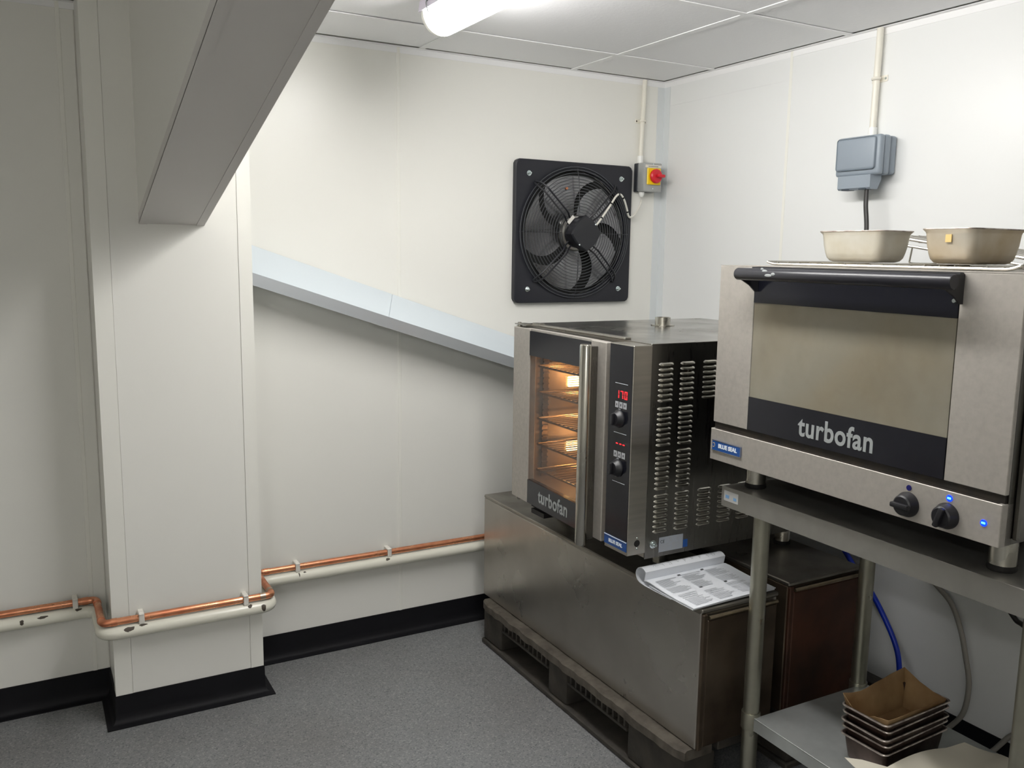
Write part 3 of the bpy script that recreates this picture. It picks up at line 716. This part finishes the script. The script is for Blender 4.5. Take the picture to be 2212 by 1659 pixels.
for z in (.682, .712): build('screw', MB().lathe([(.0032, 0), (.0025, .0014)], (-.987, -1.1911, z), '-y', 10), ZINC, ctl)
# louvres on the side panel
def louvre():
    m_ = MB(); rings = []; L_, h, d = .052, .0098, .0055
    for i in range(9):
        t = i / 8 * 2 - 1; x = t * L_ / 2; k = math.sqrt(max(0, 1 - abs(t) ** 6)); hh = max(.35, (1 - abs(t) ** 14)); kk = max(.12, 1 - abs(t) ** 9)
        row = [(x, 0.0, h / 2 * hh), (x, -d * .55 * kk, h * .28 * hh), (x, -d * .95 * kk, -h * .05 * hh), (x, -d * kk, -h * .32 * hh), (x, -d * .55 * kk, -h * .5 * hh), (x, 0, -h * .5 * hh)]
        rings.append(row)
    m_.loft(rings, closed=False); return m_
LX = [-.9035, -.8275, -.745, -.6675, -.5925]
lv0 = None
for gi, (z0, z1, cols) in enumerate(((1.194, 1.0935, 4), (1.0705, .9685, 2), (.946, .844, 2), (.822, .7195, 5))):
    for c in range(cols):
        for r in range(8):
            z = z0 + (z1 - z0) * r / 7
            if lv0 is None:
                lv0 = build('louvre', louvre().xf(Matrix.Translation((LX[c], OY0 - .0002, z))), STEELH, side); base = lv0.location.copy(); b0 = (LX[c], z)
            else:
                share(lv0, base + Vector((LX[c] - b0[0], 0, z - b0[1])))
rp = build('rating_plate', MB().box(-.905, -.818, OY0 - .0012, OY0 - .0004, .6565, .6995), RATE, side, smooth=0, label='silver rating sticker')
m_ = text_mb('CE', .013, frame_m((-.893, OY0 - .0015, .686), (1, 0, 0), (0, -1, 0)), extrude=.0002)
build('lettering', m_, INK, rp, smooth=0)
m_ = MB()
for i in range(6):
    for j in range(2):
        x0 = -.902 + .043 * j; z = .6775 - .0036 * i
        m_.box(x0, x0 + random.uniform(.02, .038), OY0 - .0016, OY0 - .0013, z, z + .0012)
for i in range(4): m_.box(-.868, -.868 + random.uniform(.008, .012), OY0 - .0016, OY0 - .0013, .684 + i * .0035, .6853 + i * .0035).box(-.842, -.842 + random.uniform(.008, .016), OY0 - .0016, OY0 - .0013, .684 + i * .0035, .6853 + i * .0035)
build('print_line', m_, INKL, rp, smooth=0)
build('small_sticker', MB().box(-.8165, -.800, OY0 - .0012, OY0 - .0004, .658, .681), BADGE, side, smooth=0, label='small dark blue sticker')
build('terminal_stud', MB().lathe([(.012, 0), (.012, .002), (.008, .003), (.008, .008), (.004, .0085), (.004, .016)], (-.927, OY0 - .0004, .684), '-y', 14), ZINC, side)
m_ = MB().lathe([(.040, 0), (.040, .003), (.0265, .0035), (.0265, .028), (.022, .028), (.021, .006)], (-.524, -.694, OZ1 + .0002), 'z', 32)
build('vent_cap', m_, STEELH, o1, label='short round vent stub on the top')
for x, y in ((-.815, -1.085), (-.33, -1.105), (-.815, -.56), (-.33, -.56)):
    ft = build('foot', MB().lathe([(.024, .012), (.024, OZ0 - ZT - .0005)], (x, y, ZT), 'z', 24), STEELH, o1)
    build('foot_pad', MB().lathe([(.026, 0.0004), (.027, .004), (.025, .0118)], (x, y, ZT), 'z', 24), RUB, ft)
build('drip_tray', MB().box(-.978, -.955, -1.03, -.60, .648, .656).box(-.99, -.91, -.70, -.62, .632, .6475), RUB, o1)

# ================================================================== booklet
bk = thing('instruction_booklet', 'open white instruction booklet with a curled page on the steel cabinet', 'booklet', (-.80, -1.29, ZT))
A0 = Vector((-.957, -1.402, 0)); UX = Vector((1, .012, 0)).normalized(); VY = Vector((-.03, 1, 0)).normalized(); WID, LEN = .297, .205
def bp(u, v, z): q = A0 + UX * (u * WID) + VY * v; return (q.x, q.y, ZT + z)
def sheet(path, th, lift=lambda u, v: 0, nu=13):
    m_ = MB(); rows = []
    for (v, z) in path: rows.append([bp(i / (nu - 1), v, z + lift(i / (nu - 1), v)) for i in range(nu)])
    m_.loft(rows, closed=False)
    solid(m_.bm, th); return m_
top_path = [(0, .0075), (.03, .0085), (.06, .0085), (.10, .0105), (.14, .014), (.175, .018), (.195, .0185), (.203, .016)]
curve_r = .0235; cz = .026; cv = .216
roll = [(cv - .013, .0165)] + [(cv + curve_r * math.sin(math.radians(a)), cz + curve_r * .93 * math.cos(math.radians(a))) for a in (-48, -28, -6, 16, 40, 64, 88, 112, 136, 160, 178)] + [(.20, .0022), (.16, .0018), (.09, .0018)]
build('page', sheet(top_path, .0022, lambda u, v: .004 * math.sin(u * 2.2) * (1 - v / .25)), PAPER, bk, smooth=60)
build('curled_page', sheet(roll, .0016), PAPER, bk, smooth=60)
build('page_block', sheet([(.004, .0042), (.05, .0045), (.10, .0055), (.15, .0075), (.18, .009)], .0028, lambda u, v: .002 * math.sin(u * 2.2)), PAPER, bk, smooth=60)
def toph(v):
    for (a, b), (c, d) in zip(top_path, top_path[1:]):
        if a <= v <= c: return b + (d - b) * (v - a) / (c - a)
    return top_path[-1][1]
m_ = MB(); m2 = MB()
def pline(mm, u0, u1, v, t):
    n = 4; off = .0022
    hgt = lambda u, vv: toph(vv) + .004 * math.sin(u * 2.2) * (1 - vv / .25) + off
    for i in range(n):
        ua, ub = u0 + (u1 - u0) * i / n, u0 + (u1 - u0) * (i + 1) / n
        mm.quad(bp(ua, v, hgt(ua, v)), bp(ub, v, hgt(ub, v)), bp(ub, v + t, hgt(ub, v + t)), bp(ua, v + t, hgt(ua, v + t)))
for (u0, u1, va, vb) in ((.06, .30, .012, .085), (.34, .60, .012, .075), (.64, .92, .018, .085), (.05, .30, .098, .172), (.36, .62, .098, .178), (.66, .90, .10, .176)):
    v = va
    while v < vb:
        if random.random() > .1: pline(m_, u0, u0 + (u1 - u0) * random.uniform(.55, 1), v, .0022)
        v += .0046
for u, v in ((.36, .094), (.66, .092), (.34, .178), (.64, .181)): pline(m2, u, u + .035, v, .006)
build('printed_text', m_, INKL, bk, smooth=0); build('section_mark', m2, INK, bk, smooth=0)
m_ = MB()
for i in range(9):
    u = .12 + i * .095
    for j in range(3 if i != 7 else 8):
        uu = u + j * .012
        a0, a1 = random.choice((-30, -20, -10)), random.choice((20, 35, 48))
        for a in range(a0, a1, 10):
            q = [bp(x_, cv + (curve_r + .0019) * math.sin(math.radians(b)), cz + (curve_r * .93 + .0019) * math.cos(math.radians(b))) for x_, b in ((uu, a), (uu + .006, a), (uu + .006, a + 10), (uu, a + 10))]
            if random.random() > .25: m_.quad(*q)
build('printed_text', m_, INKL, bk, smooth=0)

# ================================================================== wide oven (oven 2) on its stand: local frame, x = depth, y = -along
TH2 = -.0150; O2 = (-.8424, -1.3150, 0)
def th2(name, label, cat, z): return thing(name, label, cat, (O2[0], O2[1], z), TH2)
def L(name, mb, m, par, root_z, **k):
    mb.xf(Matrix.Translation((0, 0, -root_z)));
    return build(name, mb, m, par, local=True, **k)
ST = .876
st = th2('prep_stand', 'stainless stand with lower shelf carrying the wide oven', 'stand', 0)
def LS(name, mb, m, par=None, **k): return L(name, mb, m, par or st, 0, **k)
SA0, SA1, SB0, SB1 = .014, .965, .030, .625
LS('table_top', MB().box(SB0 + .0012, SB1, -SA1, -SA0 - .0012, ST - .004, ST, .001, 1), TABLE)
ap = LS('front_apron', MB().box(SB0, SB0 + .0012, -SA1, -SA0, .821, ST - .0005), TABLE)
LS('end_apron', MB().box(SB0 + .0013, SB1, -SA0 - .0012, -SA0, .821, ST - .0005), TABLE); LS('end_apron', MB().box(SB0 + .0013, SB1, -SA1, -SA1 + .0012, .821, ST - .005), TABLE)
LS('back_apron', MB().box(SB1 - .0012, SB1, -SA1 + .002, -SA0 - .002, .821, ST - .005), TABLE)
sm = LS('maker_sticker', MB().box(SB0 - .0008, SB0 - .0002, -.078, -.024, .838, .866), mat('faded_sticker', rgb(178, 178, 176), .5), ap, label='worn pale sticker', smooth=0)
LS('sticker_print', MB().box(SB0 - .0012, SB0 - .0009, -.044, -.030, .846, .855).box(SB0 - .0012, SB0 - .0009, -.072, -.060, .845, .853), mat('pale_blue_print', rgb(120, 160, 200), .5), sm, smooth=0)
lgs = []
for a, b in ((.138, .060), (.857, .060), (.152, .462), (.857, .462)):
    lg_ = LS('leg', MB().lathe([(.0215, .030), (.0215, .820)], (b, -a, 0), 'z', 24), LEGM)
    LS('collar', MB().lathe([(.0252, .230), (.0252, .2745), (.0246, .276), (.0220, .276)], (b, -a, 0), 'z', 24), LEGM, lg_)
    LS('foot', MB().lathe([(.018, .0005), (.020, .005), (.020, .020), (.0210, .030)], (b, -a, 0), 'z', 20), RUB, lg_)
SZ = .268
sh = LS('lower_shelf', MB().box(.050, .480, -.848, -.160, SZ - .003, SZ, .001, 1).box(.050, .0515, -.848, -.160, SZ - .036, SZ - .0032).box(.0518, .478, -.1615, -.160, SZ - .036, SZ - .0032).box(.0518, .478, -.848, -.8465, SZ - .036, SZ - .0032), SHELFM)

OB = .952
o2 = th2('convection_oven', 'wide stainless convection oven with drop-down door and two front knobs', 'oven', ST)
def LO(name, mb, m, par=None, **k): return L(name, mb, m, par or o2, ST, **k)
W2, DP = .81, .70
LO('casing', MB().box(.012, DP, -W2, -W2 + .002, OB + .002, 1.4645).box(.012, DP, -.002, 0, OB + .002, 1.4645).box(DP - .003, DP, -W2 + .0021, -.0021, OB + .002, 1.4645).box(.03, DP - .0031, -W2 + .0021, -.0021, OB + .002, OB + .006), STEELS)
LO('top_panel', MB().box(.0, DP, -W2, 0, 1.4655, 1.467), STEELF)
LO('front_panel', MB().box(0, .0118, -.1265, 0, 1.053, 1.4652, .0012, 1), STEELF); LO('front_panel', MB().box(0, .0118, -W2, -.6815, 1.053, 1.4652, .0012, 1), STEELF)
# cavity
c0, c1, d0, d1, e0, e1 = -.675, -.133, .02, .50, 1.085, 1.43
m_ = MB()
m_.quad((d0, c0, e0), (d1, c0, e0), (d1, c0, e1), (d0, c0, e1)).quad((d0, c1, e0), (d1, c1, e0), (d1, c1, e1), (d0, c1, e1)).quad((d1, c0, e0), (d1, c1, e0), (d1, c1, e1), (d1, c0, e1))
m_.quad((d0, c0, e0), (d1, c0, e0), (d1, c1, e0), (d0, c1, e0)).quad((d0, c0, e1), (d1, c0, e1), (d1, c1, e1), (d0, c1, e1))
solid(m_.bm, .0015)
LO('cavity_liner', m_, CAVM, smooth=0)
for z in (1.16, 1.23, 1.30):
    m_ = MB().tube(fillet([(.04, c0 + .02, z), (.46, c0 + .02, z), (.46, c1 - .02, z), (.04, c1 - .02, z), (.04, c0 + .03, z)], .01, 2), .0036, 6)
    for i in range(16): m_.tube([(.04, c0 + .04 + i * .03, z + .004), (.46, c0 + .04 + i * .03, z + .004)], .0016, 5)
    LO('oven_shelf', m_, WIRED)
dy0, dy1 = -.6805, -.1275
d2 = LO('door', MB().box(-.001, .017, dy0, dy1, 1.3765, 1.4505).box(-.001, .017, dy0, dy1, 1.054, 1.1385).box(.004, .018, dy0, dy0 + .006, 1.1386, 1.3764).box(.004, .018, dy1 - .006, dy1, 1.1386, 1.3764), BLKG, label='black framed drop-down door')
LO('window_glass', MB().box(.001, .006, dy0 + .001, dy1 - .001, 1.1387, 1.3763), GLASS2, d2, smooth=0, label='greasy grey green glass pane')
LO('lettering', text_mb('turbofan', .0665, frame_m((-.0016, -.405, 1.0925), (0, -1, 0), (-1, 0, 0)), offset=.0015, xs=.88, space=1.06), TXT, d2, smooth=0)
LO('door_ledge', MB().box(-.012, .016, dy0 - .006, dy1 + .002, 1.4510, 1.4645, .001, 1), BLKP, d2)
hz = 1.4475
h2 = LO('door_handle', MB().tube([(-.055, -.1215, hz), (-.055, -.1235, hz), (-.055, -.126, hz), (-.055, -.703, hz), (-.055, -.7055, hz)], [.0100, .0135, .0148, .0148, .0135], 20), BLKH, d2, label='long black bar handle')
for y, z, sx in ((-.213, .0125, .005), (-.226, .0085, .009), (-.24, -.001, .012), (-.255, .002, .007)):
    LO('flour_smudge', MB().lathe([(.35, 0), (1, .0006), (.7, .0012)], (0, 0, 0), '-x', 10).xf(Matrix.Translation((-.055 - .0140 * math.cos(math.asin(z / .0148)), y, hz + z)) @ Matrix.Diagonal((1, sx, .0035, 1))), TXT, h2)
for ya, yb in ((-.136, -.140), (-.686, -.690)):
    LO('handle_bracket', MB().prism([(-.056, hz + .0125), (-.002, 1.462), (-.0015, 1.404), (-.010, 1.404), (-.030, 1.420), (-.060, hz - .0125)], 'y', yb, ya), BLKP, h2)
LO('bracket_screw', MB().lathe([(.005, 0), (.004, .003)], (-.0015, -.672, 1.410), '-x', 12), ZINC, h2)
# gap and control strip
LO('drip_gap', MB().box(.004, .03, -W2 + .003, -.003, 1.0365, 1.0525), DIRT)
cs = LO('control_strip', MB().box(-.0065, .030, -W2, 0, OB, 1.036, .0012, 1), STEELF)
LO('grease_line', MB().box(-.0045, .0035, -W2 + .01, -.012, 1.0362, 1.0372), DIRT, cs, smooth=0)
KX = -.0066
bd = LO('badge', MB().box(KX - .0025, KX, -.1185, -.0095, .978, 1.0065, .001, 1), BADGE, cs, label='blue maker badge')
LO('badge_rim', MB().box(KX - .0034, KX - .0026, -.1185, -.0095, 1.0048, 1.0065).box(KX - .0034, KX - .0026, -.1185, -.1170, .978, 1.0047).box(KX - .0034, KX - .0026, -.1169, -.0095, .978, .9795), STEELH, bd, smooth=0)
LO('lettering', text_mb('BLUE SEAL', .0150, frame_m((KX - .0029, -.069, .9925), (0, -1, 0), (-1, 0, 0)), offset=.0006, xs=1.0), TXTW, bd, smooth=0)
m_ = MB().tube([(KX - .0027, -.0165 + .0042 * math.cos(a * 2 * PI / 16), .993 + .0055 * math.sin(a * 2 * PI / 16)) for a in range(2, 15)], .0007, 5)
LO('emblem', m_, STICK, bd)
for a, rot in ((.611, 80), (.7005, 8)):
    kn = LO('control_knob', MB().lathe([(.0265, 0), (.0265, .004), (.0245, .007), (.021, .020), (.018, .0225)], (KX, -a, .9855), '-x', 32), BLKP, cs)
    LO('knob_grip', MB().box(-.006, .006, -.0055, .0055, -.021, .021, .003, 2).xf(Matrix.Translation((KX - .026, -a, .9855)) @ Matrix.Rotation(math.radians(rot + 10), 4, 'X')), BLKP, kn)
    m_ = MB()
    for k in range(7):
        t = math.radians(62 - 18 * k); m_.box(KX - .0052, KX - .0038, -a - .0232 * math.cos(t) - .0008, -a - .0232 * math.cos(t) + .0008, .9855 + .0232 * math.sin(t) - .0008, .9855 + .0232 * math.sin(t) + .0008)
    LO('dial_mark', m_, TXTW, kn, smooth=0)
LO('indicator_lamp', MB().lathe([(.0062, 0), (.0058, .0012)], (KX, -.6105, 1.0205), '-x', 20), BLUO, cs, label='unlit dark blue indicator')
for a, z in ((.7025, 1.022), (.777, .9925)):
    il = LO('indicator_lamp', MB().lathe([(.0068, 0), (.0062, .0014)], (KX, -a, z), '-x', 20), BLUL, cs, label='lit blue indicator')
    LO('lamp_core', MB().box(KX - .0020, KX - .0015, -a - .0042, -a + .0038, z - .0018, z + .0022, .0002, 1), BLUC, il)
LO('end_cover', MB().box(.0305, .62, -W2 - .012, -W2 - .0005, OB + .012, 1.455, .002, 1), STEELS)
for a, b in ((.066, .10), (.756, .10), (.066, .55), (.756, .55)):
    ft = LO('foot', MB().lathe([(.0265, ST + .013), (.0265, OB - .0005)], (b, -a, 0), 'z', 28), STEELH)
    LO('foot_pad', MB().lathe([(.027, ST + .0005), (.0285, ST + .004), (.027, ST + .0125)], (b, -a, 0), 'z', 28), RUB, ft)
LO('underside_tray', MB().box(.06, .58, -.70, -.22, OB - .018, OB - .0005), RUB)

# ---------------------------------------------------------------- racks on top of the wide oven
TZ = 1.4675
wrk = th2('wire_rack', 'flat chrome wire cooling rack on top of the wide oven under the tins', 'rack', TZ)
def LW(name, mb, m, par=None, **k): return L(name, mb, m, par or wrk, TZ, **k)
ra0, ra1, rb0, rb1 = .062, .726, .11, .52; rz = TZ + .0042
fr = fillet([(rb0, -ra0 + .008, rz + .005), (rb0, -ra0 - .012, rz), (rb0, -ra1 + .018, rz), (rb0, -ra1 - .006, rz + .008), (rb1, -ra1 - .006, rz + .008), (rb1, -ra1 + .018, rz), (rb1, -ra0 - .012, rz), (rb1, -ra0 + .008, rz + .005), (rb0, -ra0 + .008, rz + .005)], .012, 4)
LW('rack_frame', MB().tube(fr, .0036, 8), WIRE)
m_ = MB()
for i in range(18):
    a = ra0 + .03 + (ra1 - ra0 - .06) * i / 17; m_.tube([(rb0 - .003, -a, rz + .005), (rb1 + .003, -a, rz + .005)], .0017, 6)
LW('cross_wires', m_, WIRE, kind='stuff')
TB = rz + .0075
tr = th2('wire_rack', 'tilted chrome wire rack with legs leaning behind the tins', 'rack', TZ)
def LT(name, mb, m, par=None, **k): return L(name, mb, m, par or tr, TZ, **k)
def tz(a): return 1.5465 - .145 * (a - .20)
b0_, b1_ = .40, .60
LT('rack_frame', MB().tube(fillet([(b0_, -.185, tz(.185)), (b0_, -.72, tz(.72)), (b1_, -.72, tz(.72)), (b1_, -.185, tz(.185)), (b0_, -.20, tz(.20))], .02, 4), .0040, 8).tube([(b0_, -.20, tz(.2) - .017), (b0_, -.71, tz(.71) - .015)], .0036, 8).tube([(b0_ + .05, -.19, tz(.19)), (b0_ + .05, -.72, tz(.72))], .0036, 8), WIRE)
m_ = MB()
for i in range(6):
    b = b0_ + .02 + .16 * i / 5; m_.tube([(b, -.19, tz(.19) + .003), (b, -.72, tz(.72) + .003)], .002, 6)
for i in range(9): m_.tube([(b0_, -.22 - i * .06, tz(.22 + i * .06) - .004), (b1_, -.22 - i * .06, tz(.22 + i * .06) - .004)], .0016, 6)
LT('cross_wires', m_, WIRE, kind='stuff')
for b in (b0_, b1_):
    LT('rack_leg', MB().tube(fillet([(b, -.262, tz(.262) - .018), (b, -.256, TZ + .012), (b, -.27, TZ + .0105), (b, -.32, TZ + .0105), (b, -.335, TZ + .012), (b, -.330, tz(.33) - .018)], .004, 3), .0024, 6), WIRE)

# bread tins: rounded-rectangle lofts
def rr3(cx_, cy_, z, hx, hy, r, n=5): return [(a, b, z) for a, b in rrect(cx_ - hx, cx_ + hx, cy_ - hy, cy_ + hy, min(r, hx * .98, hy * .98), n)]
def bread_tin(cx_, cy_, hx, hy, hgt, m, label, sticker=None, stain=False):
    t = th2('bread_tin', label, 'tin', TB)
    t.location = Vector((O2[0], O2[1], TB)) + Matrix.Rotation(TH2, 3, 'Z') @ Vector((cx_, cy_, 0))
    z = 0.0; prof_ = [(.70, .001), (.80, .004), (.87, .011), (.91, .022), (.955, hgt * .55), (.985, hgt * .86), (1.0, hgt - .006), (1.05, hgt - .001), (1.055, hgt + .0005)]
    inn = [(.985, hgt - .003), (.965, hgt * .82), (.93, hgt * .5), (.89, .024), (.84, .012), (.7, .005)]
    rings = [rr3(0, 0, zz, hx * k - (hx + hy) / 2 * 0, hy * k, .017 * k + .003) for k, zz in prof_ + inn]
    build('tin_body', MB().loft(rings), m, t, local=True)
    rm = rr3(0, 0, hgt + .0005, hx * 1.05, hy * 1.05, .021)
    build('rolled_rim', MB().tube(rm, .0016, 6, loop=True), TINE, t, local=True)
    if sticker: build('sticker', MB().box(*sticker), STICK, t, local=True, smooth=0)
    return t
bread_tin(.205, -.278, .058, .092, .0735, TINM, 'plain dull aluminium bread tin, left of the two on the rack')
bread_tin(.200, -.563, .090, .060, .0735, TINM2, 'stained aluminium bread tin with a small amber sticker near its rim', sticker=(-.0905, -.0885, -.012, 0.002, .046, .062))

# ---------------------------------------------------------------- lower shelf: loaf tins, baking paper
RZ = math.radians(3)
def tin_stack():
    ca, cb = .4545, .226
    base = Vector((O2[0], O2[1], 0)); R3 = Matrix.Rotation(TH2, 3, 'Z')
    labels = ['bottom dark loaf tin of the stack on the lower shelf', 'dark loaf tin second from the bottom of the stack', 'dark loaf tin in the middle of the stack of five', 'dark loaf tin just under the parchment lined one', 'topmost dark loaf tin with brown parchment inside']
    first = None
    for i in range(5):
        hx, hy, hg = .118, .060, .071
        j = (0.0, .004, -.003, .003, -.002)[i]
        if first is None:
            t = thing('loaf_tin', labels[0], 'tin', (0, 0, 0), TH2 + RZ, 'stacked loaf tins on the lower shelf')
            prof_ = [(.80, .001), (.86, .003), (.90, .010), (.97, hg * .8), (.985, hg - .003), (1.045, hg), (1.05, hg + .0015)]
            inn = [(.975, hg - .001), (.95, hg * .75), (.88, .008), (.80, .0035)]
            build('tin_body', MB().loft([rr3(0, 0, zz, hx * k, hy * k, .010) for k, zz in prof_ + inn]), TIND, t, local=True)
            build('wired_rim', MB().tube(rr3(0, 0, hg + .001, hx * 1.052, hy * 1.06, .012), .0024, 6, loop=True), TINE, t, local=True)
            first = t
        else:
            t = first.copy(); COL.objects.link(t); t['label'] = labels[i]
            for ch in list(first.children):
                c = ch.copy(); COL.objects.link(c); c.parent = t
        t.location = base + R3 @ Vector((cb + j, -ca + j * .6, SZ + .0005 + i * .0185)); t.rotation_euler = (0, 0, TH2 + RZ + j * 4)
    # parchment in the top tin
    zt = SZ + 4 * .0185
    pl = thing('parchment_liner', 'brown baking parchment standing up in the topmost loaf tin', 'paper', t.location, TH2 + RZ)
    hx, hy = .112, .055; h0 = .071
    per = [(-hx, hy)] + [(-hx + 2 * hx * k / 8, hy) for k in range(1, 8)] + [(hx, hy), (hx, hy * .3), (hx, -hy * .4), (hx, -hy)] + [(hx - 2 * hx * k / 8, -hy) for k in range(1, 8)] + [(-hx, -hy), (-hx, -hy * .3), (-hx, hy * .4)]
    hts = [.028, .021, .018, .020, .024, .026, .030, .032, .034, .017, .008, .006, .010, .012, .009, .011, .012, .010, .011, .014, .004, -.02, -.022, -.02][:len(per)]
    bot = [(x * .86, y * .84, .012) for x, y in per]; top = [(x * (1 + .10 * max(0, h) / .036), y * (1 + .22 * max(0, h) / .036), h0 + h) for (x, y), h in zip(per, hts)]
    mid = [(x * .975, y * .965, h0 - .024) for x, y in per]
    m_ = MB(); m_.loft([bot, mid, top], cap=False)
    m_.bm.faces.ensure_lookup_table(); m_.bm.faces.new([m_.bm.verts.new(p) for p in bot])
    bmesh.ops.remove_doubles(m_.bm, verts=m_.bm.verts[:], dist=.0001)
    solid(m_.bm, .0008)
    build('liner_sheet', m_, PARCH, pl, local=True, smooth=40)
tin_stack()

def LP(name, mb, m, label, cat):
    t = th2(name, label, cat, SZ); L('sheet', mb, m, t, SZ, smooth=60); return t
rows = []
for i in range(15):
    row = []
    for j in range(15):
        s = j / 14; bb = .052 + .4 * s; q_ = max(0, min(1, (bb - .060) / .05)); a = (.455 + .082 * q_ * q_ * (3 - 2 * q_)) * (1 - i / 14) + .83 * i / 14; b = .052 + (.33 + .05 * math.sin(i * .5)) * s
        z = SZ + .006 + .052 * math.exp(-i / 3.4) * (.55 + .45 * math.sin(PI * min(1, .2 + s))) + .010 * math.sin(i * .55 + 2.2 * s) ** 2 + .012 * math.exp(-((a - .63) / .05) ** 2 - ((s - .9) / .25) ** 2)
        row.append((b, -a, z))
    rows.append(row)
m_ = MB().loft(rows, closed=False); solid(m_.bm, .0008)
LP('baking_paper', m_, PAPERB, 'crumpled cream baking paper sheet beside the stacked loaf tins', 'paper')

# ================================================================== hoses and cables behind
tag(build('blue_hose', MB().tube(spline([(-.140, -.98, .70), (-.115, -1.03, .655), (-.085, -1.09, .585), (-.08, -1.151, .517), (-.08, -1.20, .470), (-.08, -1.267, .412), (-.08, -1.334, .330), (-.08, -1.374, .262), (-.08, -1.389, .197), (-.078, -1.395, .10), (-.075, -1.402, .05), (-.072, -1.41, .002)], 8), .0085, 12), HOSEB), 'blue water hose curving down the wall behind the stand', 'hose')
tag(build('grey_cable', MB().tube(spline([(-.10, -1.30, .93), (-.05, -1.34, .72), (-.03, -1.39, .54), (-.028, -1.45, .498), (-.028, -1.508, .455), (-.028, -1.545, .385), (-.028, -1.568, .31), (-.028, -1.586, .229), (-.028, -1.577, .136), (-.032, -1.538, .068), (-.050, -1.500, .014), (-.09, -1.49, .0095), (-.14, -1.50, .0095)], 8), .0078, 12), GCABLE), 'grey cable hanging in a long curve on the wall under the stand', 'cable')
tag(build('grey_cable', MB().tube(spline([(-.03, -1.80, .42), (-.028, -1.775, .25), (-.028, -1.745, .165), (-.03, -1.715, .124), (-.035, -1.673, .058), (-.055, -1.63, .012), (-.11, -1.60, .0095)], 8), .0075, 12), GCABLE), 'short grey cable crossing the skirting near the right leg', 'cable')
